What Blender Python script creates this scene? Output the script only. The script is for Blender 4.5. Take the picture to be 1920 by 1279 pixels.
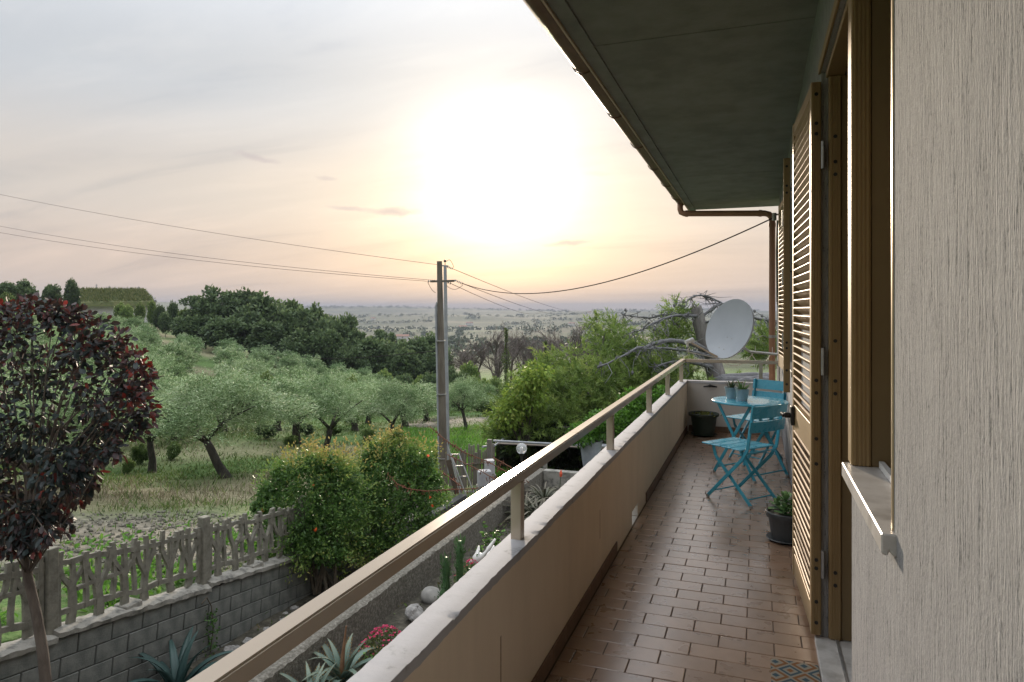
import bpy, bmesh, math, random
import numpy as np
from mathutils import Vector, Matrix, Euler

for _o in list(bpy.data.objects):
    bpy.data.objects.remove(_o, do_unlink=True)
SC = bpy.context.scene
COL = SC.collection

# ------------------------------------------------------------------ camera, sky, sun, exposure
YAW = math.atan(460 / 1280.0)
CT, ST = math.cos(YAW), math.sin(YAW)
CAMZ = 1.6
FPX = 1280.0
HY = 580.0                      # horizon row in the photograph

cam = bpy.data.cameras.new('camera')
cam.lens = 24.0; cam.sensor_width = 36.0; cam.shift_y = -59.5 / 1920
cam.clip_start = 0.05; cam.clip_end = 20000
cam_ob = bpy.data.objects.new('camera', cam); COL.objects.link(cam_ob)
cam_ob.location = (0, 0, CAMZ); cam_ob.rotation_euler = (math.pi / 2, 0, YAW)
SC.camera = cam_ob

def W(px, py, d):
    """world point seen at photo pixel (px, py) at depth d in metres"""
    lat = (px - 960) * d / FPX
    return Vector((lat * CT - d * ST, lat * ST + d * CT, CAMZ - (py - HY) * d / FPX))
def CF(x, y):
    return x * CT + y * ST, -x * ST + y * CT       # lateral, depth

SUN_EL = math.radians(10.0)
_sd = W(938, HY, 1.0); _sd.z = 0; _sd.normalize()
SUN = Vector((_sd.x * math.cos(SUN_EL), _sd.y * math.cos(SUN_EL), math.sin(SUN_EL)))
sun = bpy.data.lights.new('sun', 'SUN')
sun.energy = 1.4; sun.angle = math.radians(2.2); sun.color = (1.0, 0.84, 0.66)
sun_ob = bpy.data.objects.new('sun', sun); COL.objects.link(sun_ob)
sun_ob.rotation_euler = SUN.to_track_quat('Z', 'Y').to_euler(); sun_ob.location = (0, 0, 40)

SC.view_settings.view_transform = 'Standard'; SC.view_settings.look = 'None'
SC.view_settings.exposure = 1.58; SC.view_settings.gamma = 1.0
SC.view_settings.use_curve_mapping = False
SC.render.engine = 'CYCLES'
SC.cycles.use_denoising = True
SC.cycles.max_bounces = 8; SC.cycles.diffuse_bounces = 4; SC.cycles.glossy_bounces = 3
SC.cycles.transmission_bounces = 4; SC.cycles.transparent_max_bounces = 6; SC.cycles.volume_bounces = 1
SC.cycles.sample_clamp_indirect = 8.0

world = bpy.data.worlds.new('World'); SC.world = world; world.use_nodes = True
def build_sky():
    nt = world.node_tree; N = nt.nodes; L = nt.links; N.clear()
    def nd(t, **k):
        n = N.new(t)
        for a, b in k.items(): setattr(n, a, b)
        return n
    def inp(n, i, v):
        if hasattr(v, 'is_linked') or isinstance(v, bpy.types.NodeSocket): L.new(v, n.inputs[i])
        else: n.inputs[i].default_value = v
    def M(op, a, b=0.0, c=None, clamp=False):
        n = nd('ShaderNodeMath', operation=op, use_clamp=clamp); inp(n, 0, a); inp(n, 1, b)
        if c is not None: inp(n, 2, c)
        return n.outputs[0]
    def mixc(f, a, b, bt='MIX'):
        n = nd('ShaderNodeMix', data_type='RGBA', blend_type=bt); inp(n, 0, f); inp(n, 6, a); inp(n, 7, b); return n.outputs[2]
    def ramp(f, stops, interp='EASE'):
        n = nd('ShaderNodeValToRGB'); n.color_ramp.interpolation = interp; inp(n, 0, f)
        e = n.color_ramp.elements
        while len(e) < len(stops): e.new(0.5)
        for q, (p, c) in zip(e, stops): q.position = p; q.color = (*c, 1)
        return n.outputs[0]
    tc = nd('ShaderNodeTexCoord'); dirv = tc.outputs['Generated']
    nrm = nd('ShaderNodeVectorMath', operation='NORMALIZE'); L.new(dirv, nrm.inputs[0]); D = nrm.outputs[0]
    sx = nd('ShaderNodeSeparateXYZ'); L.new(D, sx.inputs[0]); X, Y, Z = sx.outputs
    sky = nd('ShaderNodeTexSky', sky_type='NISHITA', sun_disc=False, sun_elevation=SUN_EL,
             sun_rotation=math.atan2(SUN.x, SUN.y), altitude=150.0, air_density=1.2, dust_density=4.0, ozone_density=1.5)
    skc = nd('ShaderNodeVectorMath', operation='SCALE'); L.new(sky.outputs[0], skc.inputs[0]); skc.inputs[3].default_value = 0.03
    # high thin cloud veil: colour by elevation, streaked by wind
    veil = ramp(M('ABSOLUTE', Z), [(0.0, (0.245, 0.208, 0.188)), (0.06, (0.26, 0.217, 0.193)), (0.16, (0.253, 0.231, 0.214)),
                                   (0.30, (0.222, 0.233, 0.248)), (0.50, (0.35, 0.37, 0.40)), (1.0, (1.1, 1.13, 1.18))])  # unseen zenith raised well above the visible sky to add fill light
    h = M('ADD', M('MAXIMUM', Z, 0.0), 0.16)
    cu = nd('ShaderNodeCombineXYZ'); L.new(M('DIVIDE', X, h), cu.inputs[0]); L.new(M('DIVIDE', Y, h), cu.inputs[1])
    mp = nd('ShaderNodeMapping'); L.new(cu.outputs[0], mp.inputs[0])
    mp.inputs['Rotation'].default_value = (0, 0, -YAW + 0.25); mp.inputs['Scale'].default_value = (0.45, 1.5, 1)
    n1 = nd('ShaderNodeTexNoise'); L.new(mp.outputs[0], n1.inputs[0])
    n1.inputs['Scale'].default_value = 1.5; n1.inputs['Detail'].default_value = 9; n1.inputs['Roughness'].default_value = 0.58
    n1.inputs['Distortion'].default_value = 0.5
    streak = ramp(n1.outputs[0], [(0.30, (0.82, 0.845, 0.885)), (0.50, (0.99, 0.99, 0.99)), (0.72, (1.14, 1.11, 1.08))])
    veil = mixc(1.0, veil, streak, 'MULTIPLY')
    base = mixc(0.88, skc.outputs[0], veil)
    # glow of the sun through the veil
    dt = nd('ShaderNodeVectorMath', operation='DOT_PRODUCT'); L.new(D, dt.inputs[0]); dt.inputs[1].default_value = SUN
    g = M('MAXIMUM', dt.outputs['Value'], 0.0)
    wob = M('ADD', 0.72, M('MULTIPLY', n1.outputs[0], 0.56))
    a = M('MULTIPLY', M('POWER', g, 210.0), .44)
    a = M('ADD', a, M('MULTIPLY', M('POWER', g, 1400.0), 2.4))
    a = M('ADD', a, M('MULTIPLY', M('POWER', g, 30.0), 0.035))
    a = M('MULTIPLY', a, wob)
    glc = ramp(Z, [(0.0, (0.95, 0.55, 0.28)), (0.06, (1.0, 0.66, 0.30)), (0.15, (1.0, 0.86, 0.62)), (0.26, (1.0, 0.95, 0.87))], 'LINEAR')
    gl = nd('ShaderNodeVectorMath', operation='SCALE'); L.new(glc, gl.inputs[0]); L.new(a, gl.inputs[3])
    tot = nd('ShaderNodeVectorMath', operation='ADD'); L.new(base, tot.inputs[0]); L.new(gl.outputs[0], tot.inputs[1])
    col = tot.outputs[0]
    # small dark cloudlets drifting low in the west
    az = M('ARCTAN2', M('ADD', M('MULTIPLY', X, CT), M('MULTIPLY', Y, ST)), M('ADD', M('MULTIPLY', X, -ST), M('MULTIPLY', Y, CT)))
    el = M('ARCSINE', Z)
    n2 = nd('ShaderNodeTexNoise'); L.new(D, n2.inputs[0]); n2.inputs['Scale'].default_value = 38; n2.inputs['Detail'].default_value = 6
    nz = M('SUBTRACT', n2.outputs[0], 0.5)
    for px, py, w, hh, tl, st in ((482, 295, 40, 6, -0.09, .5), (740, 398, 50, 8, 0.03, .55), (655, 391, 40, 5, -0.05, .42), (1065, 457, 46, 6, 0.06, .55), (612, 335, 20, 4, -.05, .35), (1120, 325, 26, 5, 0, .18)):
        a0 = math.atan((px - 960) / FPX); e0 = math.atan((HY - py) / FPX * math.cos(a0)); w /= FPX; hh /= FPX
        u = M('DIVIDE', M('SUBTRACT', az, a0), w)
        v = M('DIVIDE', M('SUBTRACT', M('SUBTRACT', el, e0), M('MULTIPLY', M('SUBTRACT', az, a0), tl)), hh)
        v = M('ADD', v, M('MULTIPLY', nz, 3.2))
        r2 = M('ADD', M('MULTIPLY', u, u), M('MULTIPLY', v, v))
        mk = M('MULTIPLY', M('SUBTRACT', 1.0, M('MULTIPLY', r2, 0.8), clamp=True), st)
        col = mixc(mk, col, (0.21, 0.18, 0.18, 1))
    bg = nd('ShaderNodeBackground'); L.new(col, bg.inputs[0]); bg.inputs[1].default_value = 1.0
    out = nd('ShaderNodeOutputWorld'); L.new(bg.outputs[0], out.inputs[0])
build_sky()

# ------------------------------------------------------------------ helpers
RNG = np.random.default_rng(7)
random.seed(7)
ORD = ('first second third fourth fifth sixth seventh eighth ninth tenth eleventh twelfth thirteenth fourteenth fifteenth sixteenth '
       'seventeenth eighteenth nineteenth twentieth').split()

class MB:
    def __init__(s): s.v = []; s.f = []
    def add(s, vs, fs):
        o = len(s.v); s.v += [tuple(v) for v in vs]; s.f += [tuple(i + o for i in f) for f in fs]; return s
    def box(s, x0, x1, y0, y1, z0, z1):
        return s.add([(x0, y0, z0), (x1, y0, z0), (x1, y1, z0), (x0, y1, z0), (x0, y0, z1), (x1, y0, z1), (x1, y1, z1), (x0, y1, z1)],
                     [(0, 3, 2, 1), (4, 5, 6, 7), (0, 1, 5, 4), (1, 2, 6, 5), (2, 3, 7, 6), (3, 0, 4, 7)])
    def cbox(s, c, size, R=None):
        R = R or Matrix.Identity(3); c = Vector(c); hx, hy, hz = [q / 2 for q in size]
        vs = [c + R @ Vector(p) for p in ((-hx, -hy, -hz), (hx, -hy, -hz), (hx, hy, -hz), (-hx, hy, -hz), (-hx, -hy, hz), (hx, -hy, hz), (hx, hy, hz), (-hx, hy, hz))]
        return s.add(vs, [(0, 3, 2, 1), (4, 5, 6, 7), (0, 1, 5, 4), (1, 2, 6, 5), (2, 3, 7, 6), (3, 0, 4, 7)])
    def bar(s, a, b, w, h, side=(1, 0, 0)):
        a = Vector(a); b = Vector(b); d = (b - a); l = d.length; d.normalize()
        x = Vector(side) - d * d.dot(Vector(side))
        if x.length < 1e-4: x = d.orthogonal()
        x.normalize(); y = d.cross(x)
        return s.cbox((a + b) / 2, (w, h, l), Matrix((x, y, d)).transposed())
    def tube(s, pts, r, n=8, cap=True):
        pts = [Vector(p) for p in pts]; m = len(pts)
        rs = r if isinstance(r, (list, tuple)) else [r] * m
        t0 = (pts[1] - pts[0]).normalized(); x = t0.orthogonal().normalized(); vs = []; fs = []
        for i, p in enumerate(pts):
            t = (pts[min(i + 1, m - 1)] - pts[max(i - 1, 0)]).normalized()
            x = (x - t * x.dot(t)); x = x.normalized() if x.length > 1e-6 else t.orthogonal().normalized()
            y = t.cross(x)
            for k in range(n):
                a = 2 * math.pi * k / n
                vs.append(p + (x * math.cos(a) + y * math.sin(a)) * rs[i])
        for i in range(m - 1):
            for k in range(n):
                k2 = (k + 1) % n
                fs.append((i * n + k, i * n + k2, (i + 1) * n + k2, (i + 1) * n + k))
        if cap: fs.append(tuple(range(n))[::-1]); fs.append(tuple((m - 1) * n + k for k in range(n)))
        return s.add(vs, fs)
    def lathe(s, prof, n=24, c=(0, 0, 0)):
        cx, cy, cz = c; vs = []; fs = []
        for r, z in prof:
            for k in range(n):
                a = 2 * math.pi * k / n; vs.append((cx + r * math.cos(a), cy + r * math.sin(a), cz + z))
        for i in range(len(prof) - 1):
            for k in range(n):
                k2 = (k + 1) % n; fs.append((i * n + k, i * n + k2, (i + 1) * n + k2, (i + 1) * n + k))
        fs.append(tuple(range(n))[::-1]); fs.append(tuple((len(prof) - 1) * n + k for k in range(n)))
        return s.add(vs, fs)
    def ball(s, c, r, nu=14, nv=8, jit=0.0, rnd=random):
        rx, ry, rz = (r, r, r) if not isinstance(r, (tuple, list)) else r
        vs = []; fs = []; ph = [rnd.uniform(0, 6.28) for _ in range(6)]
        for j in range(nv + 1):
            th = math.pi * j / nv
            for k in range(nu):
                a = 2 * math.pi * k / nu
                q = 1 + jit * (math.sin(3 * a + ph[0] + 2 * th) * .5 + math.sin(5 * th + ph[1]) * math.cos(2 * a + ph[2]) * .5 + math.sin(7 * a + ph[3]) * math.sin(4 * th + ph[4]) * .4)
                vs.append((c[0] + rx * q * math.sin(th) * math.cos(a), c[1] + ry * q * math.sin(th) * math.sin(a), c[2] + rz * q * math.cos(th)))
        for j in range(nv):
            for k in range(nu):
                k2 = (k + 1) % nu; fs.append((j * nu + k, (j + 1) * nu + k, (j + 1) * nu + k2, j * nu + k2))
        return s.add(vs, fs)
    def mesh(s, name, smooth=False, bev=0.0, seg=1, angle=None):
        me = bpy.data.meshes.new(name); me.from_pydata(s.v, [], s.f); me.update()
        if bev > 0:
            bm = bmesh.new(); bm.from_mesh(me)
            es = [e for e in bm.edges if len(e.link_faces) == 2 and e.calc_face_angle(0) > 0.6]
            bmesh.ops.bevel(bm, geom=es, offset=bev, segments=seg, affect='EDGES', clamp_overlap=True)
            bm.to_mesh(me); bm.free()
        if smooth:
            me.polygons.foreach_set('use_smooth', [True] * len(me.polygons))
            if angle: me.set_sharp_from_angle(angle=angle)
        return me

ROOTM = {}
def link(name, data, mat=None, parent=None, local=False):
    o = bpy.data.objects.new(name, data); COL.objects.link(o)
    if data is not None and mat is not None and not data.materials: data.materials.append(mat)
    if parent is not None:
        o.parent = parent
        if not local and parent.name in ROOTM: o.matrix_parent_inverse = ROOTM[parent.name].inverted()
        if parent.name in ROOTM and not local: ROOTM[o.name] = Matrix.Identity(4)
    return o
def tag(o, label=None, cat=None, group=None, kind=None):
    if label: o['label'] = label
    if cat: o['category'] = cat
    if group: o['group'] = group
    if kind: o['kind'] = kind
    return o
def thing(name, label, cat, loc=(0, 0, 0), group=None, rz=0.0, kind=None):
    o = bpy.data.objects.new(name, None); COL.objects.link(o); o.empty_display_size = 0.1
    o.location = loc; o.rotation_euler = (0, 0, rz)
    ROOTM[o.name] = Matrix.Translation(Vector(loc)) @ Matrix.Rotation(rz, 4, 'Z')
    return tag(o, label, cat, group, kind)
def part(name, mb, mat, root=None, smooth=False, bev=0.0, local=False, label=None, kind=None, seg=1, angle=0.6):
    me = mb.mesh(name, smooth, bev, seg, angle) if isinstance(mb, MB) else mb
    o = link(name, me, mat, root, local)
    return tag(o, label, None, None, kind)
def copy_tree(src, loc=None, rz=None, scale=None, label=None, group=None, parent=None):
    c = src.copy(); COL.objects.link(c)
    if parent is not None: c.parent = parent
    if loc is not None: c.location = loc
    if rz is not None: c.rotation_euler = (0, 0, rz)
    if scale is not None: c.scale = scale if isinstance(scale, (tuple, list)) else (scale,) * 3
    if label: c['label'] = label
    if group: c['group'] = group
    for ch in src.children: copy_tree(ch, parent=c)
    return c

# ---- materials
def newmat(name):
    m = bpy.data.materials.new(name); m.use_nodes = True
    return m, m.node_tree, m.node_tree.nodes['Principled BSDF']
def mat(name, c1, c2=None, rough=0.7, scale=6.0, stretch=(1, 1, 1), metal=0.0, bump=0.0, bscale=40.0, c3=None, detail=6, spec=0.5, rvar=0.0,
        coat=0.0, world_co=False, contrast=(0.35, 0.65), bstretch=None):
    m, nt, b = newmat(name); N = nt.nodes; L = nt.links
    b.inputs['Roughness'].default_value = rough; b.inputs['Metallic'].default_value = metal
    b.inputs['Specular IOR Level'].default_value = spec; b.inputs['Coat Weight'].default_value = coat
    if c2 is None: b.inputs['Base Color'].default_value = (*c1, 1)
    tc = N.new('ShaderNodeTexCoord'); co = tc.outputs['Object']
    if world_co: co = N.new('ShaderNodeNewGeometry').outputs['Position']
    mp = N.new('ShaderNodeMapping'); L.new(co, mp.inputs[0]); mp.inputs['Scale'].default_value = stretch
    if c2 is not None:
        n = N.new('ShaderNodeTexNoise'); L.new(mp.outputs[0], n.inputs[0])
        n.inputs['Scale'].default_value = scale; n.inputs['Detail'].default_value = detail; n.inputs['Roughness'].default_value = 0.62
        r = N.new('ShaderNodeValToRGB'); L.new(n.outputs[0], r.inputs[0]); e = r.color_ramp.elements
        e[0].position, e[1].position = contrast; e[0].color = (*c1, 1); e[1].color = (*c2, 1)
        if c3 is not None:
            q = e.new(0.5 * (contrast[0] + contrast[1])); q.color = (*c3, 1)
        L.new(r.outputs[0], b.inputs['Base Color'])
        if rvar:
            mr = N.new('ShaderNodeMapRange'); L.new(n.outputs[0], mr.inputs[0]); mr.inputs[1].default_value = .3; mr.inputs[2].default_value = .7
            mr.inputs[3].default_value = rough - rvar; mr.inputs[4].default_value = rough + rvar; L.new(mr.outputs[0], b.inputs['Roughness'])
    if bump:
        mp2 = N.new('ShaderNodeMapping'); L.new(co, mp2.inputs[0]); mp2.inputs['Scale'].default_value = bstretch or stretch
        n2 = N.new('ShaderNodeTexNoise'); L.new(mp2.outputs[0], n2.inputs[0]); n2.inputs['Scale'].default_value = bscale; n2.inputs['Detail'].default_value = 5
        bp = N.new('ShaderNodeBump'); L.new(n2.outputs[0], bp.inputs['Height']); bp.inputs['Strength'].default_value = min(1.0, bump * 4)
        bp.inputs['Distance'].default_value = 0.02 * bump * 4; L.new(bp.outputs[0], b.inputs['Normal'])
    return m
def leafmat(name, cols, trans=0.35, rough=0.5, spec=0.35, tcol=None, objvar=0.25):
    """leaf: principled front + translucent back light, colour by a per-leaf attribute"""
    m, nt, b = newmat(name); N = nt.nodes; L = nt.links
    at = N.new('ShaderNodeAttribute'); at.attribute_name = 'tint'
    r = N.new('ShaderNodeValToRGB'); L.new(at.outputs['Fac'], r.inputs[0]); e = r.color_ramp.elements
    while len(e) < len(cols): e.new(0.5)
    for i, c in enumerate(cols): e[i].position = i / (len(cols) - 1); e[i].color = (*c, 1)
    col = r.outputs[0]
    if objvar:
        oi = N.new('ShaderNodeObjectInfo'); hv = N.new('ShaderNodeHueSaturation'); L.new(col, hv.inputs['Color'])
        mr = N.new('ShaderNodeMapRange'); L.new(oi.outputs['Random'], mr.inputs[0]); mr.inputs[3].default_value = 1 - objvar; mr.inputs[4].default_value = 1 + objvar
        L.new(mr.outputs[0], hv.inputs['Value']); col = hv.outputs[0]
    L.new(col, b.inputs['Base Color']); b.inputs['Roughness'].default_value = rough; b.inputs['Specular IOR Level'].default_value = spec
    t = N.new('ShaderNodeBsdfTranslucent')
    if tcol:
        mx = N.new('ShaderNodeMix'); mx.data_type = 'RGBA'; mx.blend_type = 'MULTIPLY'; mx.inputs[0].default_value = 1
        L.new(col, mx.inputs[6]); mx.inputs[7].default_value = (*tcol, 1); L.new(mx.outputs[2], t.inputs[0])
    else: L.new(col, t.inputs[0])
    ms = N.new('ShaderNodeMixShader'); ms.inputs[0].default_value = trans
    L.new(b.outputs[0], ms.inputs[1]); L.new(t.outputs[0], ms.inputs[2]); L.new(ms.outputs[0], N['Material Output'].inputs[0])
    return m

# ---- leaf clouds
def np_mesh(name, V, F, tint=None, smooth=False):
    V = np.asarray(V, np.float32); F = np.asarray(F, np.int32); k = F.shape[1]
    me = bpy.data.meshes.new(name); me.vertices.add(len(V)); me.vertices.foreach_set('co', V.ravel())
    me.loops.add(F.size); me.loops.foreach_set('vertex_index', F.ravel())
    me.polygons.add(len(F)); me.polygons.foreach_set('loop_start', np.arange(0, F.size, k, dtype=np.int32))
    if smooth: me.polygons.foreach_set('use_smooth', np.ones(len(F), bool))
    me.update(calc_edges=True); me.validate()
    if tint is not None:
        a = me.attributes.new('tint', 'FLOAT', 'POINT'); a.data.foreach_set('value', np.asarray(tint, np.float32))
    return me
def unit(a): return a / np.maximum(np.linalg.norm(a, axis=1, keepdims=True), 1e-9)
def leaves(P, axis, L, Wd, tint, rng, fold=0.35, six=False):
    """one folded leaf per point: quad of two triangles (or six-vertex leaf)"""
    n = len(P); axis = unit(axis); side = unit(np.cross(axis, rng.normal(size=(n, 3)))); up = np.cross(side, axis)
    L = np.broadcast_to(L, (n,))[:, None]; Wd = np.broadcast_to(Wd, (n,))[:, None]
    base = P; tip = P + axis * L
    if not six:
        mid = P + axis * L * 0.45 + up * Wd * fold
        a = mid + side * Wd; b = mid - side * Wd
        base2 = base; V = np.stack([base2, a, tip, b], 1).reshape(-1, 3)
        o = np.arange(n)[:, None] * 4
        F = np.concatenate([o + [0, 1, 2], o + [0, 2, 3]], 0); k = 4
    else:
        droop = -0.12 * L * np.array([0, 0, 1.0])
        m1 = P + axis * L * 0.33; m2 = P + axis * L * 0.72 + droop * .5; tip = tip + droop
        V = np.stack([base, m1 + side * Wd + up * Wd * fold, m2 + side * Wd * .8 + up * Wd * fold, tip, m2 - side * Wd * .8 + up * Wd * fold, m1 - side * Wd + up * Wd * fold], 1).reshape(-1, 3)
        o = np.arange(n)[:, None] * 6
        F = np.concatenate([o + [0, 1, 2], o + [0, 2, 3], o + [0, 3, 4], o + [0, 4, 5]], 0); k = 6
    return V, F, np.repeat(np.broadcast_to(tint, (n,)), k)
def sphere_pts(rng, n, bias=0.5):
    return unit(rng.normal(size=(n, 3))) * (rng.random((n, 1)) ** bias)
def crown_pts(rng, n, clumps, rad, bias=0.45, flat=0.8):
    """points spread through clumps (centres), with the outward direction of each"""
    C = np.asarray(clumps); i = rng.integers(0, len(C), n); s = sphere_pts(rng, n, bias)
    r = np.broadcast_to(rad, (len(C),))[i][:, None]
    return C[i] + s * r * np.array([1, 1, flat]), s, i
def join_leaf(parts):
    V = []; F = []; T = []; o = 0
    for v, f, t in parts: V.append(v); F.append(f + o); T.append(t); o += len(v)
    return np.concatenate(V), np.concatenate(F), np.concatenate(T)
# ------------------------------------------------------------------ ground
CPTS = []
def _cp(px, rows):
    for d, z in rows: CPTS.append((math.atan((px - 960) / FPX), math.log(d), (CAMZ - z) / d))
FAR = [(1300, -38), (1850, -40), (2350, -17), (2850, -36), (3500, -14)]
_cp(-700, [(5, -1.5), (8, -1.5), (14, -1.6), (25, -1.6), (45, 0), (80, 3), (130, 6), (300, 3), (700, -20)] + FAR + [(4200, 22), (6000, -60)])
_cp(0, [(5, -1.6), (7, -1.75), (12, -2.2), (18, -2.8), (25, -3.3), (40, -2.8), (60, -1.2), (90, .8), (120, 2.4), (170, 2.5), (300, -4), (700, -28)] + FAR + [(4200, 20), (6000, -60)])
_cp(200, [(5, -2), (9, -2.0), (12, -2.35), (20, -3.4), (28, -3.9), (45, -3.9), (70, -2.9), (105, -1.2), (135, .9), (170, 1.0), (220, -2), (320, -9), (700, -30)] + FAR + [(4200, 18), (6000, -60)])
_cp(370, [(6, -2.5), (10, -2.3), (13, -2.6), (20, -3.5), (30, -4.1), (45, -4.8), (65, -4.7), (85, -4.2), (110, -3.4), (140, -3.2), (180, -5), (300, -15), (700, -33)] + FAR + [(4200, 18), (6000, -60)])
_cp(500, [(6, -2.7), (10, -2.5), (13, -2.8), (20, -3.5), (30, -4.2), (45, -5.2), (65, -5.8), (85, -6.0), (110, -6.0), (150, -7), (300, -17), (700, -33)] + FAR + [(4200, 18), (6000, -60)])
_cp(610, [(6, -2.9), (10, -2.8), (14, -3.0), (20, -3.6), (26, -4.05), (40, -5.2), (60, -6.7), (80, -7.5), (105, -8), (150, -10), (300, -19), (700, -34)] + FAR + [(4200, 17.5), (6000, -60)])
_cp(730, [(10, -2.9), (15, -3.0), (21, -3.7), (31, -4.6), (50, -6.5), (75, -8.6), (100, -10), (150, -13), (350, -23), (800, -36)] + FAR + [(4200, 18.5), (6000, -60)])
_cp(880, [(6, -2.9), (12, -2.9), (18, -3.1), (25, -4.2), (38, -5.2), (45, -5.7), (60, -7.2), (90, -9.5), (150, -14), (350, -24), (800, -36)] + FAR + [(4200, 8), (6000, -60)])
_cp(1100, [(6, -2.9), (12, -2.9), (18, -3.1), (30, -4.6), (60, -7.3), (100, -10), (200, -16), (400, -26), (800, -36)] + FAR + [(4200, -5), (6000, -60)])
_cp(1350, [(6, -2.9), (12, -2.9), (18, -3.1), (30, -4.6), (60, -7.3), (100, -10), (200, -16), (400, -26), (800, -36)] + FAR + [(4200, 0), (6000, -60)])
_cp(2200, [(6, -2.9), (18, -3.1), (30, -4.6), (60, -7.3), (100, -10), (200, -16), (400, -26), (800, -36)] + FAR + [(4200, 10), (6000, -60)])
_A = np.array(CPTS); _PX = _A[:, :2] * np.array([1.6, 0.55]); _PV = _A[:, 2]
def _tps(r2): return np.where(r2 > 1e-12, r2 * np.log(np.maximum(r2, 1e-12)) * .5, 0.0)
def _solve():
    n = len(_PX); d2 = ((_PX[:, None] - _PX[None]) ** 2).sum(-1)
    K = _tps(d2) + np.eye(n) * 1e-4; P = np.c_[np.ones(n), _PX]
    A = np.block([[K, P], [P.T, np.zeros((3, 3))]])
    return np.linalg.solve(A, np.r_[_PV, 0, 0, 0])
_WT = _solve()
def _vn(x, y, seed=0):
    """smooth value noise, vectorised"""
    xi = np.floor(x); yi = np.floor(y); fx = x - xi; fy = y - yi; fx = fx * fx * (3 - 2 * fx); fy = fy * fy * (3 - 2 * fy)
    def h(a, b): q = np.sin(a * 127.1 + b * 311.7 + seed * 74.7) * 43758.5453; return q - np.floor(q)
    return (h(xi, yi) * (1 - fx) + h(xi + 1, yi) * fx) * (1 - fy) + (h(xi, yi + 1) * (1 - fx) + h(xi + 1, yi + 1) * fx) * fy - .5
WALLX = -6.8
def cap_z(y): return -1.69 - 0.131 * (np.clip(y, -2, 14) - 4.96)
def terrain(x, y):
    x = np.atleast_1d(np.asarray(x, float)); y = np.atleast_1d(np.asarray(y, float))
    lat, d = CF(x, y); r = np.maximum(np.hypot(lat, d), 4.0)
    ph = np.clip(np.arctan2(lat, d), -0.95, 0.8); rr = np.clip(r * np.cos(np.clip(ph, -.75, .75)), 4.5, 6000)
    Q = np.c_[ph, np.log(rr)] * np.array([1.6, 0.55])
    out = np.empty(len(Q))
    for i in range(0, len(Q), 20000):
        q = Q[i:i + 20000]; d2 = ((q[:, None] - _PX[None]) ** 2).sum(-1)
        out[i:i + 20000] = _tps(d2) @ _WT[:len(_PX)] + _WT[-3] + q @ _WT[-2:]
    z = CAMZ - out * rr
    far = np.clip((r - 250) / 900, 0, 1)
    z += far * (_vn(x / 620, y / 620, 1) * 34 * np.clip((r - 500) / 700, .15, 1) + _vn(x / 170, y / 170, 2) * 6) * np.clip((5200 - r) / 1800, 0, 1) * np.where(r > 3200, .55, 1)
    near = np.clip((160 - r) / 60, 0, 1)
    z += near * (_vn(x / 2.1, y / 2.1, 3) * .12 + _vn(x / .6, y / .6, 4) * .07 + _vn(x / 7, y / 7, 5) * .3)
    # bank held by the block wall beside the garden; the garden itself is lower
    bank = np.clip((x - (WALLX - .22)) / .14, 0, 1) * np.clip((17.5 - y) / 3, 0, 1)
    hold = np.clip((x - (WALLX - 2.5)) / 2.2, 0, 1) * np.clip((15 - y) / 4, 0, 1)
    z = z * (1 - hold) + (cap_z(y) - .07 + _vn(x / .5, y / .5, 9) * .06) * hold
    z = z * (1 - bank) + (-3.6) * bank
    return z
def tz(x, y): return float(terrain([x], [y])[0])
def on_ground(px, d, dz=0.0):
    p = W(px, HY, d); p.z = tz(p.x, p.y) + dz; return p

def zones(x, y):
    lat, d = CF(x, y); u = lat / np.maximum(d, 1)
    n = _vn(x / 3, y / 3, 11) + .6 * _vn(x / 1.1, y / 1.1, 12)
    tilled = np.clip(1.6 - np.abs(d - (12.2 + 3.5 * (u + .4) + n)) / 2.0, 0, 1) * (u < -.12)
    tilled = np.maximum(tilled, np.clip(1.5 - np.abs(d - (45 + 3 * n)) / 4.5, 0, 1) * (u > -.16) * (u < .12))
    dry = np.clip(1.5 - np.abs(d - (17.4 + 9 * (u + .45) + 2 * n)) / 2.6, 0, 1) * (u < .06)
    dry = np.maximum(dry, np.clip(1.3 - np.abs(d - (27 + 9 * (u + .45) + 3 * n)) / 2.2, 0, 1) * .7 * (u < .06))
    dry = np.maximum(dry, np.clip((d - 45) / 8, 0, 1) * np.clip(_vn(x / 9, y / 9, 14) * 4 + .2, 0, 1) * .8 * (d < 140))
    return tilled, dry * (1 - tilled)

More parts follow.
